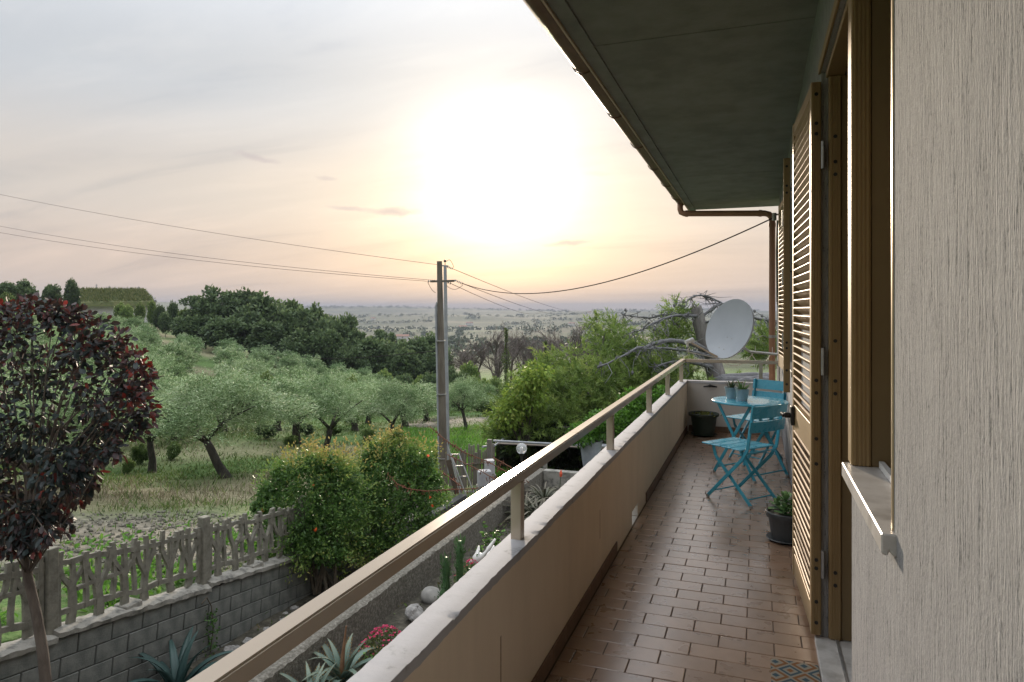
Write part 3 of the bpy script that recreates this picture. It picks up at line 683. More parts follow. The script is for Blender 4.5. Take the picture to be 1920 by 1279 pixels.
    for y in (.6, 2.3, 3.95): part('runoff_stain', MB().box(XP + .0003, XP + .0006, y, y + .012, .25, .42), mat('rusty run mark', (.36, .24, .13), (.45, .35, .25), .9, 40), p)
    # railing
    r = thing('handrail', 'beige metal handrail on short square posts above the parapet', 'railing', (-.925, 4, PT))
    xi, xo = -.898, -.953
    rl = part('rail', MB().box(xo, xi, -3.4, YEND + .085, RT - .045, RT), M_rail, r, bev=.005, seg=2)
    part('end_rail', MB().box(xi + .001, XW - .002, YEND + .03, YEND + .084, RT - .043, RT - .002), M_rail, r, bev=.005, seg=2)
    for y in (-1.1, .75, 2.62, 4.50, 6.24, 7.60, 9.03):
        o = part('post', MB().box(-.948, -.903, y, y + .045, PT - .002, RT - .0455), M_rail, r, bev=.003)
    for y in (-1.0,): pass
    part('post', MB().box(.02, .065, YEND + .035, YEND + .08, PT - .002, RT - .0455), M_rail, r, bev=.003)
    for y in (3.55, 6.9): part('rail_joint', MB().box(xo - .0006, xi + .0006, y, y + .004, RT - .046, RT + .0006), M_bronze, r)
    part('wall_bracket', MB().box(XW - .05, XW, YEND + .02, YEND + .09, RT - .06, RT - .0455), M_black, r)
build_balcony()

# ------------------------------------------------------------------ things on the balcony
M_blue = mat('sky blue paint', (.04, .29, .40), (.055, .36, .48), .34, 9, coat=.3, rvar=.06)
M_blue2 = mat('sky blue slats', (.055, .35, .48), (.062, .38, .515), .28, 12, coat=.35, rvar=.06)
def build_chair(label, loc, face):
    rz = math.atan2(face[1], face[0]) - math.pi / 2
    t = thing('folding_chair', label, 'chair', (loc[0], loc[1], 0), 'blue folding bistro chairs', rz)
    for k in range(4):
        y = -.165 + k * .106
        part('seat_slat', MB().box(-.205, .205, y, y + .096, .45 - .006 * k * (k < 1), .462), M_blue2, t, bev=.004, local=True)
    for z, hh in ((.775, .10), (.655, .09)):
        b = MB(); n = 8; yb = -.235 - (z - .46) * .17; vs = []; fs = []
        for i in range(n + 1):
            x = -.215 + .43 * i / n; c = .022 * (1 - (x / .215) ** 2)
            for dy in (0, .014):
                for dz in (-hh / 2, hh / 2): vs.append((x, yb - c + dy - dz * .17, z + dz))
        for i in range(n):
            o = i * 4
            fs += [(o, o + 1, o + 5, o + 4), (o + 2, o + 6, o + 7, o + 3), (o + 1, o + 3, o + 7, o + 5), (o, o + 4, o + 6, o + 2)]
        fs += [(0, 2, 3, 1), (4 * n, 4 * n + 1, 4 * n + 3, 4 * n + 2)]
        part('backrest_slat', b.add(vs, fs), M_blue2, t, local=True)
    for s in (-1, 1):
        x = s * .18
        o = part('leg', MB(), M_blue, t, local=True) if False else None
        b = MB(); pts = [(x, -.275, .835), (x, -.235, .60), (x, -.215, .47), (x, -.16, .38), (x, .20, .012)]
        for p, q in zip(pts, pts[1:]): b.bar(p, q, .012, .028)
        lg = part('leg', b, M_blue, t, local=True, bev=.002)
        part('foot', MB().tube([(x, .20, .0), (x, .20, .022)], .014, 10), M_steel, lg, local=True)
        x = s * .162; b = MB(); pts = [(x, .155, .445), (x, .13, .36), (x, -.235, .012)]
        for p, q in zip(pts, pts[1:]): b.bar(p, q, .012, .028)
        lg = part('leg', b, M_blue, t, local=True, bev=.002)
        part('foot', MB().tube([(x, -.235, .0), (x, -.235, .022)], .014, 10), M_steel, lg, local=True)
    part('stretcher', MB().tube([(-.162, -.19, .055), (.162, -.19, .055)], .006, 8), M_blue, t, local=True)
    part('stretcher', MB().tube([(-.18, .155, .06), (.18, .155, .06)], .006, 8), M_blue, t, local=True)
    part('stretcher', MB().tube([(-.18, -.2, .435), (.18, -.2, .435)], .006, 8), M_blue, t, local=True)
    part('stretcher', MB().tube([(-.18, -.12, .40), (.18, -.12, .40)], .005, 8), M_blue, t, local=True)
    return t
def build_furniture():
    build_chair('blue folding chair with its back turned to the grey pot, in front of the table', (-.13, 6.08), (-.78, .62))
    build_chair('blue folding chair behind the round table, against the end parapet', (-.02, 7.70), (-.56, -.83))
    c = (-.07, 7.0); t = thing('bistro_table', 'round sky-blue metal folding table holding two zinc pots', 'table', (*c, 0), rz=.9)
    part('table_top', MB().lathe([(.30, .706), (.345, .700), (.352, .704), (.354, .712), (.350, .719), (.343, .721), (.2, .7195), (.001, .719)], 56), M_blue2, t, True, local=True, angle=.8)
    for s in (-1, 1):
        for q in (-1, 1):
            x = s * .235 if q > 0 else s * .215
            b = MB().bar((x, q * .19, .704), (x, -q * .25, .012), .012, .03)
            lg = part('leg', b, M_blue, t, local=True, bev=.002)
            part('foot', MB().tube([(x, -q * .25, 0), (x, -q * .25, .022)], .014, 10), M_steel, lg, local=True)
    for q in (-1, 1):
        x = .235 if q > 0 else .215
        part('stretcher', MB().tube([(-x, -q * .22, .06), (x, -q * .22, .06)], .007, 8), M_blue, t, local=True)
        part('stretcher', MB().tube([(-x, q * .19, .69), (x, q * .19, .69)], .008, 8), M_blue, t, local=True)
    M_zinc = mat('brushed zinc', (.30, .37, .41), (.40, .46, .49), .4, 14, metal=.5, bump=.01)
    M_succ = leafmat('green succulent leaf', [(.05, .12, .03), (.10, .22, .05), (.2, .32, .08)], .12, .4)
    M_succd = leafmat('dark spiky leaf', [(.03, .05, .03), (.06, .09, .04), (.1, .13, .05)], .1, .45)
    rng = np.random.default_rng(3)
    def blade_mesh(l, w):
        v = []; f = []; n = 5
        for i in range(n + 1):
            u = i / n; ww = w * (1 - u ** 2.2) * (.7 + .5 * math.sin(u * 3)) + .0008; y = l * (.35 * u * u); z = l * u
            v += [(-ww, y, z), (0, y + ww * .5, z), (ww, y, z)]
        for i in range(n): o = i * 3; f += [(o, o + 1, o + 4, o + 3), (o + 1, o + 2, o + 5, o + 4)]
        me = MB().add(v, f).mesh('leaf', True); a = me.attributes.new('tint', 'FLOAT', 'POINT'); a.data.foreach_set('value', [(i // 3) / n for i in range(len(v))]); return me
    def zinc_pot(label, p, mt, nl, ll, dark):
        t = thing('zinc_pot', label, 'plant pot', p, 'zinc pots on the table')
        part('bucket', MB().lathe([(.045, 0), (.062, .105), (.066, .108), (.066, .114), (.058, .112), (.055, .095), (.001, .093)], 24), M_zinc, t, True, local=True)
        part('soil', MB().lathe([(.001, .09), (.056, .094), (.057, .098), (.001, .102)], 16), M_soil, t, local=True)
        bm = blade_mesh(ll, .0085)
        for k in range(nl):
            o = part('leaf', bm, mt, t, local=True); a = k * 2.4; r = .03 * math.sqrt(k / nl); o.location = (r * math.cos(a), r * math.sin(a), .095)
            o.rotation_euler = (random.uniform(-.75, .1), 0, a - math.pi / 2 + random.uniform(-.3, .3)); s = random.uniform(.55, 1.1); o.scale = (s, s, s)
        return t
    pz = .7195
    p1 = W(1375, 750, 6.72); p2 = W(1392, 753, 6.58)
    t1 = zinc_pot('small zinc pot with sparse dark spiky plant, nearer the parapet on the table', (p1.x - .02, p1.y, pz), M_succd, 12, .10, True)
    part('handle', MB().bar((.0, .06, .15), (.11, .02, .16), .014, .012).bar((.0, .06, .1), (.0, .06, .15), .01, .01), mat('weathered wood', (.16, .11, .07), (.22, .16, .1), .8, 20), t1, local=True)
    zinc_pot('small zinc pot with fuller bright green succulent leaves on the table', (p2.x, p2.y, pz), M_succ, 18, .115, False)
    # large planters on the floor
    M_green = mat('dark green plastic planter', (.018, .032, .022), (.024, .04, .028), .5, 5); M_grey = mat('charcoal plastic pot', (.045, .05, .052), (.06, .065, .066), .55, 6, rvar=.05)
    t = thing('planter', 'dark green flared plastic planter in the far corner by the end wall', 'plant pot', (-.64, 8.98, 0))
    part('saucer', MB().lathe([(.125, 0), (.16, .022), (.165, .024), (.16, .027), (.12, .008), (.001, .006)], 32), M_green, t, True, local=True)
    pb = MB().lathe([(.125, .012), (.15, .16), (.16, .245), (.185, .25), (.19, .262), (.19, .282), (.182, .285), (.165, .27), (.155, .25), (.001, .245)], 36)
    part('pot', pb, M_green, t, True, local=True, angle=.5)
    part('soil', MB().lathe([(.001, .246), (.158, .251), (.158, .256), (.001, .262)], 20), M_soil, t, local=True)
    P = rng.normal(size=(60, 3)) * [.06, .06, .01] + [0, 0, .258]
    V, F, T = leaves(P, rng.normal(size=(60, 3)) + [0, 0, 1.2], .05, .016, rng.random(60), rng, six=True)
    part('seedlings', np_mesh('seedlings', V, F, T), leafmat('yellow green seedling', [(.1, .09, .02), (.16, .17, .04), (.06, .1, .03)], .3), t, local=True, kind='stuff')
    d = 4.72; X = .185; Y = (d + ST * X) / CT
    t = thing('flower_pot', 'charcoal round plastic pot with fleshy green rosette beside the tall shutter', 'plant pot', (X, Y, 0))
    part('saucer', MB().lathe([(.09, 0), (.125, .018), (.13, .022), (.125, .026), (.085, .008), (.001, .006)], 36), M_grey, t, True, local=True)
    pb = MB(); n = 72; prof = [(.088, .01, 0), (.098, .05, 1), (.113, .155, 1), (.116, .165, 0), (.128, .168, 0), (.131, .175, 0), (.131, .2, 0), (.127, .205, 0), (.118, .203, 0), (.112, .18, 0), (.001, .178, 0)]
    vs = []; fs = []
    for r, z, rib in prof:
        for k in range(n): a = 2 * math.pi * k / n; rr = r - (.0022 if rib and k % 3 == 0 else 0); vs.append((rr * math.cos(a), rr * math.sin(a), z))
    for i in range(len(prof) - 1):
        for k in range(n): k2 = (k + 1) % n; fs.append((i * n + k, i * n + k2, (i + 1) * n + k2, (i + 1) * n + k))
    part('pot', pb.add(vs, fs), M_grey, t, True, local=True, angle=.5)
    part('soil', MB().lathe([(.001, .179), (.112, .183), (.112, .187), (.001, .193)], 20), M_soil, t, local=True)
    v = []; f = []; n = 6
    for i in range(n + 1):
        u = i / n; ww = .034 * math.sin(math.pi * min(1, u * .72 + .12)) ** 1 * (1 if u < .99 else .3); v += [(-ww, .0 + .1 * u, .012 * u + .004 * math.sin(u * 3)), (0, .1 * u, .012 * u - .006), (ww, .1 * u, .012 * u + .004 * math.sin(u * 3))]
    for i in range(n): o = i * 3; f += [(o, o + 3, o + 4, o + 1), (o + 1, o + 4, o + 5, o + 2)]
    me = MB().add(v, f).mesh('leaf', True); a = me.attributes.new('tint', 'FLOAT', 'POINT'); a.data.foreach_set('value', [.35 + .5 * (i // 3) / n for i in range(len(v))])
    M_ros = leafmat('fleshy rosette leaf', [(.07, .15, .06), (.14, .26, .10), (.26, .40, .16)], .15, .35)
    for hd, (cx, cy, cz, sc) in enumerate(((0, 0, .30, 1.0), (-.05, .03, .26, .8), (.05, -.02, .265, .8), (-.01, -.055, .245, .75))):
        part('stem', MB().tube([(cx * .5, cy * .5, .185), (cx, cy, cz)], .008, 6), M_ros, t, local=True)
        for k in range(13):
            o = part('leaf', me, M_ros, t, local=True); o.location = (cx, cy, cz - .004 * k); el = math.radians(72 - k * 7.5 + random.uniform(-8, 8))
            o.rotation_euler = Euler((el, 0, k * 2.4 + hd), 'XYZ'); s = sc * (.45 + .05 * k); o.scale = (s, s, s)
    # door mat
    m, nt, b = newmat('patterned mat'); N = nt.nodes; L = nt.links; tcn = N.new('ShaderNodeTexCoord').outputs['Object']
    def mth(op, a, bb=0.0):
        n = N.new('ShaderNodeMath'); n.operation = op
        for i, q in enumerate((a, bb)):
            if isinstance(q, bpy.types.NodeSocket): L.new(q, n.inputs[i])
            else: n.inputs[i].default_value = q
        return n.outputs[0]
    sx = N.new('ShaderNodeSeparateXYZ'); L.new(tcn, sx.inputs[0])
    def saw(v, p): return mth('ABSOLUTE', mth('SUBTRACT', mth('FRACT', mth('DIVIDE', v, p)), .5))
    dm = mth('ADD', saw(sx.outputs[0], .12), saw(sx.outputs[1], .12))
    rp = N.new('ShaderNodeValToRGB'); rp.color_ramp.interpolation = 'CONSTANT'; L.new(dm, rp.inputs[0]); e = rp.color_ramp.elements
    cs = [(0, (.05, .09, .11)), (.14, (.30, .27, .21)), (.30, (.24, .10, .03)), (.46, (.30, .27, .21)), (.58, (.05, .09, .11)), (.72, (.30, .27, .21)), (.86, (.24, .10, .03))]
    while len(e) < len(cs): e.new(.5)
    for q, (p, c) in zip(e, cs): q.position = p; q.color = (*c, 1)
    L.new(rp.outputs[0], b.inputs['Base Color']); b.inputs['Roughness'].default_value = .95
    nn = N.new('ShaderNodeTexNoise'); L.new(tcn, nn.inputs[0]); nn.inputs['Scale'].default_value = 400; bp = N.new('ShaderNodeBump'); L.new(nn.outputs[0], bp.inputs['Height']); bp.inputs['Distance'].default_value = .003; L.new(bp.outputs[0], b.inputs['Normal'])
    o = part('door_mat', MB().box(-.20, .0, -.33, .33, 0, .009), m, bev=.003); o.location = (XW - .034, 3.0, .002)
    tag(o, 'small doormat with teal and rust diamond pattern at the door threshold', 'doormat')
build_furniture()

def build_dish():
    c = W(1366, 616, 9.75); R3 = Matrix(((CT, -ST, 0), (ST, CT, 0), (0, 0, 1)))     # camera frame (right, forward, up) -> world
    n = (R3 @ Vector((-.80, -.50, .30))).normalized(); up = Vector((0, 0, 1)); up = (up - n * up.dot(n)).normalized(); sd = up.cross(n)
    roll = math.radians(13); u2 = up * math.cos(roll) + sd * math.sin(roll); s2 = u2.cross(n)
    t = thing('satellite_dish', 'large pale grey satellite dish on a wall arm past the end railing', 'satellite dish', (XW, 9.7, c.z - .4))
    M_dish = mat('pale grey dish paint', (.40, .44, .49), (.45, .49, .54), .45, 3); vs = []; fs = []; nr, na = 9, 40; a, b = .40, .445; dep = .075
    for side in (0, 1):
        for i in range(nr + 1):
            r = i / nr
            for k in range(na):
                th = 2 * math.pi * k / na; vs.append(c + s2 * (a * r * math.cos(th)) + u2 * (b * r * math.sin(th)) + n * (dep * (r * r - 1) - .012 * side - (.02 if (side and i == nr) else 0)))
    m = (nr + 1) * na
    for i in range(nr):
        for k in range(na):
            k2 = (k + 1) % na; fs.append((i * na + k, (i + 1) * na + k, (i + 1) * na + k2, i * na + k2)); fs.append((m + i * na + k, m + i * na + k2, m + (i + 1) * na + k2, m + (i + 1) * na + k))
    for k in range(na): k2 = (k + 1) % na; fs.append((nr * na + k, m + nr * na + k, m + nr * na + k2, nr * na + k2))
    d = part('reflector', MB().add(vs, fs), M_dish, t, True, angle=1.0)
    for x, y in ((-.02, -.12), (.07, -.12), (-.06, -.3), (.03, -.3)):
        p = c + s2 * x + u2 * y + n * (-dep * (1 - (x / a) ** 2 - (y / b) ** 2)); part('bolt', MB().tube([p, p + n * .006], .007, 8), M_steel, d)
    low = c - u2 * .43 - n * .01; lnb = W(1291, 640, 9.45)
    part('feed_arm', MB().tube([low - n * .05, low + n * .06, lnb + (low - lnb) * .08], .014, 8), M_rail, t)
    ax = (c - lnb).normalized(); l = part('feed_horn', MB().tube([lnb - ax * .05, lnb + ax * .05], .028, 12).tube([lnb + ax * .03, lnb + ax * .075], .036, 12).tube([lnb - ax * .02, lnb - ax * .02 - Vector((0, 0, .07))], .018, 8), M_white, t, True)
    cab = [lnb - Vector((0, 0, .09))] + [lnb + Vector((.03 * math.sin(q * 1.3), .01 * q, -.12 - .03 * math.cos(q * 1.6))) for q in range(5)] + [low - Vector((0, 0, .02))]
    M_cab = mat('white cable', (.5, .47, .42), rough=.6); part('cable', MB().tube(cab, .005, 6), M_cab, t)
    back = c - n * (dep + .03); wl = Vector((XW, 9.72, W(1450, 661, 9.5).z)); el = Vector((back.x + .22, back.y - .06, wl.z))
    part('wall_arm', MB().tube([back, back * .5 + el * .5 - Vector((0, 0, .07)), el, wl], .018, 10), M_steel, t, True)
    part('wall_plate', MB().box(XW - .012, XW + .0, 9.66, 9.78, wl.z - .1, wl.z + .1), M_steel, t)
    def loop(a, b, sag, n=12): return [a.lerp(b, i / n) - Vector((0, 0, sag * 4 * (i / n) * (1 - i / n))) for i in range(n + 1)]
    e1 = el.lerp(wl, .15); e2 = el.lerp(wl, .05)
    part('cable', MB().tube(loop(low, e1, .16), .006, 6), M_cab, t); part('cable', MB().tube(loop(e2, el.lerp(wl, .7), .15), .006, 6), M_cab, t)
    part('cable_tie', MB().tube([el.lerp(wl, .2), el.lerp(wl, .2) + Vector((0, 0, .09))], .004, 5).tube([el.lerp(wl, .75), el.lerp(wl, .75) + Vector((0, 0, .09))], .004, 5), M_white, t)
build_dish()
# ------------------------------------------------------------------ garden walls and fence
M_block = mat('grey concrete block', (.095, .105, .095), (.18, .185, .17), .95, 7, bump=.12, bscale=60, c3=(.14, .145, .132))
M_mortar = mat('dark mortar', (.045, .047, .043), (.075, .075, .07), .95, 15)
M_conc = mat('lichen stained concrete', (.12, .118, .105), (.28, .27, .24), .95, 8, bump=.15, bscale=40, c3=(.25, .24, .21))
M_kerb = mat('gravelly brown concrete', (.085, .078, .062), (.22, .205, .175), .95, 26, bump=.2, bscale=60, c3=(.13, .12, .098))
M_fence = mat('weathered cast concrete', (.12, .115, .09), (.22, .21, .17), .95, 10, bump=.1, bscale=50, c3=(.17, .162, .132))
SLOPE = math.atan(.131)
def build_block_wall():
    t = thing('block_wall', 'grey concrete block wall with rough coping, carrying the cast fence', 'wall', (WALLX, 5, -2.8))
    Y0, Y1 = 0.0, 15.4; T = .2; cz = lambda y: float(cap_z(np.array(y)))
    def pz(y, k): return cz(y) - .07 - k
    def sheared(x0, x1, y0, y1, a, b):
        return MB().add([(x0, y0, pz(y0, b)), (x1, y0, pz(y0, b)), (x1, y1, pz(y1, b)), (x0, y1, pz(y1, b)), (x0, y0, pz(y0, a)), (x1, y0, pz(y0, a)), (x1, y1, pz(y1, a)), (x0, y1, pz(y1, a))],
                        [(0, 3, 2, 1), (4, 5, 6, 7), (0, 1, 5, 4), (1, 2, 6, 5), (2, 3, 7, 6), (3, 0, 4, 7)])
    core = MB()
    for a, b in ((Y0, 5), (5, 10), (10, 14), (14, Y1)): core.v, core.f = core.v, core.f; q = sheared(WALLX - T / 2 + .012, WALLX + T / 2 - .012, a, b, .0, 1.35); core.add(q.v, q.f)
    part('mortar_core', core, M_mortar, t)
    bl, bh = .40, .20; meshes = []
    for v in range(3):
        b = MB().box(-T / 2, T / 2, -bl / 2 + .006, bl / 2 - .006, -bh / 2 + .006, bh / 2 - .006); me = b.mesh('block', bev=.006); meshes.append(me)
    half = MB().box(-T / 2, T / 2, -.094, .094, -bh / 2 + .006, bh / 2 - .006).mesh('block', bev=.006)
    for r in range(6):
        y = 2.4 - (.2 if r % 2 else 0)
        while y < 13.6:
            o = part('block', random.choice(meshes), M_block, t); yc = y + bl / 2; o.location = (WALLX + random.gauss(0, .002), yc, pz(yc, bh * (r + .5) + .004)); o.rotation_euler = (-SLOPE if yc < 14 else 0, 0, random.gauss(0, .004)); y += bl
    # rough poured coping, stepped at the posts
    rnd = random.Random(4)
    posts = [.84, 2.90, 4.96, 7.02, 9.08, 11.14, 13.2]
    for a, b in zip(posts, posts[1:]):
        n = 34; vs = []; fs = []; prof = [(-.14, -.07), (-.14, -.015), (-.10, .0), (0, .012), (.10, .0), (.14, -.02), (.135, -.07)]; m = len(prof)
        for i in range(n + 1):
            y = a + .002 + (b - a - .004) * i / n; zc = cz(y) + .02 * (1 - 2 * i / n)
            for x, z in prof: vs.append((WALLX + x + rnd.gauss(0, .006), y, zc + z + rnd.gauss(0, .006)))
        for i in range(n):
            for k in range(m): k2 = (k + 1) % m; fs.append((i * m + k, i * m + k2, (i + 1) * m + k2, (i + 1) * m + k))
        fs += [tuple(range(m))[::-1], tuple(n * m + k for k in range(m))]
        part('coping', MB().add(vs, fs), M_conc, t, True, angle=.5)
    f = thing('concrete_fence', 'weathered cast-concrete fence of branching lattice panels on the block wall', 'fence', (WALLX, 5, -1.7))
    pm = None
    for y in posts:
        o = part('post', MB().box(-.055, .055, -.06, .06, -.05, .86).mesh('post', bev=.008), M_fence, f); o.location = (WALLX, y, cz(y)); o.rotation_euler = (0, random.gauss(0, .01), random.gauss(0, .02))
    def panel(seed):
        rn = random.Random(seed); b = MB(); Lp = 1.93; sl = -.131
        def st(p, q, w0, w1=None):
            # stroke in the panel plane with a slight bend
            y0, z0 = p; y1, z1 = q; bend = rn.uniform(-.018, .018); pts = []
            for i in range(5):
                u = i / 4; s = u * u * (3 - 2 * u); yy = y0 + (y1 - y0) * s + bend * math.sin(math.pi * u); pts.append((yy, z0 + (z1 - z0) * u, w0 + ((w1 or w0) - w0) * u))
            vs = []; fs = []
            hx = rn.uniform(.017, .026); ox = rn.uniform(-.004, .004)
            for yy, zz, ww in pts:
                for x in (ox - hx, ox + hx): vs += [(x, yy - ww / 2, zz + sl * yy), (x, yy + ww / 2, zz + sl * yy)]
            for i in range(4):
                o = i * 4; fs += [(o, o + 1, o + 5, o + 4), (o + 2, o + 6, o + 7, o + 3), (o + 1, o + 3, o + 7, o + 5), (o, o + 4, o + 6, o + 2)]
            fs += [(0, 2, 3, 1), (16, 17, 19, 18)]
            b.add(vs, fs)
        n = 6; dx = Lp / n
        def bm(z, w):       # wavering horizontal beam
            ys = [k * Lp / 12 for k in range(13)]; zs = [z + rn.uniform(-.025, .025) for _ in ys]
            for (ya, za), (yb, zb) in zip(zip(ys, zs), list(zip(ys, zs))[1:]): hbar((ya - .004, za), (yb + .004, zb), w * rn.uniform(.85, 1.15))
        def hbar(p, q, w):
            hx = rn.uniform(.016, .027); (y0, z0), (y1, z1) = p, q
            vs = [(x, yy, zz + sl * yy + s_ * w / 2) for yy, zz in ((y0, z0), (y1, z1)) for x, s_ in ((-hx, -1), (hx, -1), (hx, 1), (-hx, 1))]
            b.add(vs, [(0, 1, 5, 4), (1, 2, 6, 5), (2, 3, 7, 6), (3, 0, 4, 7), (0, 3, 2, 1), (4, 5, 6, 7)])
        bm(.13, .06); bm(.635, .055)
        st((.025, .0), (.025, .70), .05); st((Lp - .025, .0), (Lp - .025, .70), .05)
        for i in range(n):
            y0 = (i + .5) * dx + rn.uniform(-.03, .03); zf = rn.uniform(.24, .38)
            st((y0 + rn.uniform(-.02, .02), -.01), (y0, zf), .095, .075)
            yl = y0 - rn.uniform(.10, .15); yr = y0 + rn.uniform(.10, .15); zl, zr = rn.uniform(.52, .62), rn.uniform(.52, .62)
            st((y0, zf - .03), (yl, zl), .06, .05); st((y0, zf - .03), (yr, zr), .06, .05)
            st((yl, zl - .02), (yl + rn.uniform(-.02, .02), rn.uniform(.68, .77)), .052, .045); st((yr, zr - .02), (yr + rn.uniform(-.02, .02), rn.uniform(.68, .77)), .052, .045)
            if rn.random() < .7: st((y0, zf), (y0 + rn.uniform(-.02, .02), rn.uniform(.66, .75)), .055, .045)
            if i < n - 1:      # thin in-between stem and cross link
                ym = (i + 1) * dx + rn.uniform(-.02, .02); st((ym, .12), (ym + rn.uniform(-.05, .05), rn.uniform(.46, .72)), .045, .04)
                if rn.random() < .6: zz = rn.uniform(.3, .48); hbar((ym - .11, zz + rn.uniform(-.05, .05)), (ym + .11, zz), .042)
        return b.mesh('panel')
    pms = [panel(s) for s in (1, 2, 5)]
    for i, (a, b) in enumerate(zip(posts, posts[1:])):
        o = part('panel', pms[i % 3], M_fence, f); o.location = (WALLX, a + .065, cz(a) + .015)
        o = part('spacer_block', MB().box(-.1, .1, -.11, .11, -.03, .055).mesh('spacer_block', bev=.01), M_conc, f); o.location = (WALLX, (a + b) / 2 - .1, cz((a + b) / 2) + .01)
    # low kerb wall round the flower bed
    k = thing('kerb_wall', 'low gravelly concrete kerb wall edging the flower bed', 'wall', (-4.85, 5, -2.8))
    vs = []; fs = []; n = 260; rnd = random.Random(9); prof = [(-5.02, -3.2), (-5.02, -2.17), (-4.99, -2.15), (-4.86, -2.142), (-4.73, -2.15), (-4.70, -2.165), (-4.70, -3.0)]; m = len(prof)
    for i in range(n + 1):
        y = -2 + 17.4 * i / n
        for j, (x, z) in enumerate(prof): vs.append((x + rnd.gauss(0, .006), y, z + (rnd.gauss(0, .007) if 0 < j < 6 else 0)))
    for i in range(n):
        for j in range(m - 1): fs.append((i * m + j, (i + 1) * m + j, (i + 1) * m + j + 1, i * m + j + 1))
    fs += [tuple(range(m)), tuple(n * m + j for j in range(m))[::-1]]
    part('wall', MB().add(vs, fs), M_kerb, k, True, angle=.5)
    part('return_wall', MB().box(-4.69, -1.0, 15.2, 15.4, -3.2, -2.15), M_conc, k, bev=.01)
build_block_wall()

# ------------------------------------------------------------------ garden plants
def blade(l, w, thick, curl, teeth=0, n=9, seed=0):
    """succulent blade: channelled, tapering, curling back; returns mesh with tint"""
    rn = random.Random(seed); v = []; f = []; T = []
    for i in range(n + 1):
        u = i / n; ww = w * (.75 + .6 * u - 1.35 * u ** 2.4) + .001; a = curl * u * u; y = l * (u * math.sin(.15 + a * .7)); z = l * u * math.cos(a * .6)
        tk = thick * (1 - u) + .002
        v += [(-ww, y, z + .1 * ww), (-ww * .4, y + .25 * ww, z), (ww * .4, y + .25 * ww, z), (ww, y, z + .1 * ww), (ww * .5, y + tk + .25 * ww, z - tk * .3), (-ww * .5, y + tk + .25 * ww, z - tk * .3)]; T += [u] * 6
    for i in range(n):
        o = i * 6
        for k in range(6): k2 = (k + 1) % 6; f.append((o + k, o + k2, o + 6 + k2, o + 6 + k))
    nt = 0
    if teeth:
        for i in range(teeth):
            u = .12 + .8 * i / teeth; ww = w * (.75 + .6 * u - 1.35 * u ** 2.4) + .001; a = curl * u * u; y = l * u * math.sin(.15 + a * .7); z = l * u * math.cos(a * .6)
            for s in (-1, 1):
                o = len(v); v += [(s * ww * .98, y, z - .012), (s * ww * .98, y, z + .012), (s * (ww + .016), y - .004, z + .014)]; f.append((o, o + 1, o + 2)); T += [1.4] * 3
    me = MB().add(v, f).mesh('leaf', True); a = me.attributes.new('tint', 'FLOAT', 'POINT'); a.data.foreach_set('value', [min(t, 1.4) / 1.4 for t in T]); return me
def rosette(name, label, cat, loc, me, mt, n, tilt0, tilt1, s0, s1, rnd, group=None, stem=None):
    t = thing(name, label, cat, loc, group)
    for k in range(n):
        u = k / max(1, n - 1); o = part('leaf', me[k % len(me)] if isinstance(me, list) else me, mt, t, local=True)
        o.rotation_euler = (-(tilt0 + (tilt1 - tilt0) * u + rnd.uniform(-.12, .12)), 0, k * 2.399 + rnd.uniform(-.2, .2)); s = s0 + (s1 - s0) * u; o.scale = (s, s, s * rnd.uniform(.9, 1.1)); o.location = (0, 0, .02)
    return t
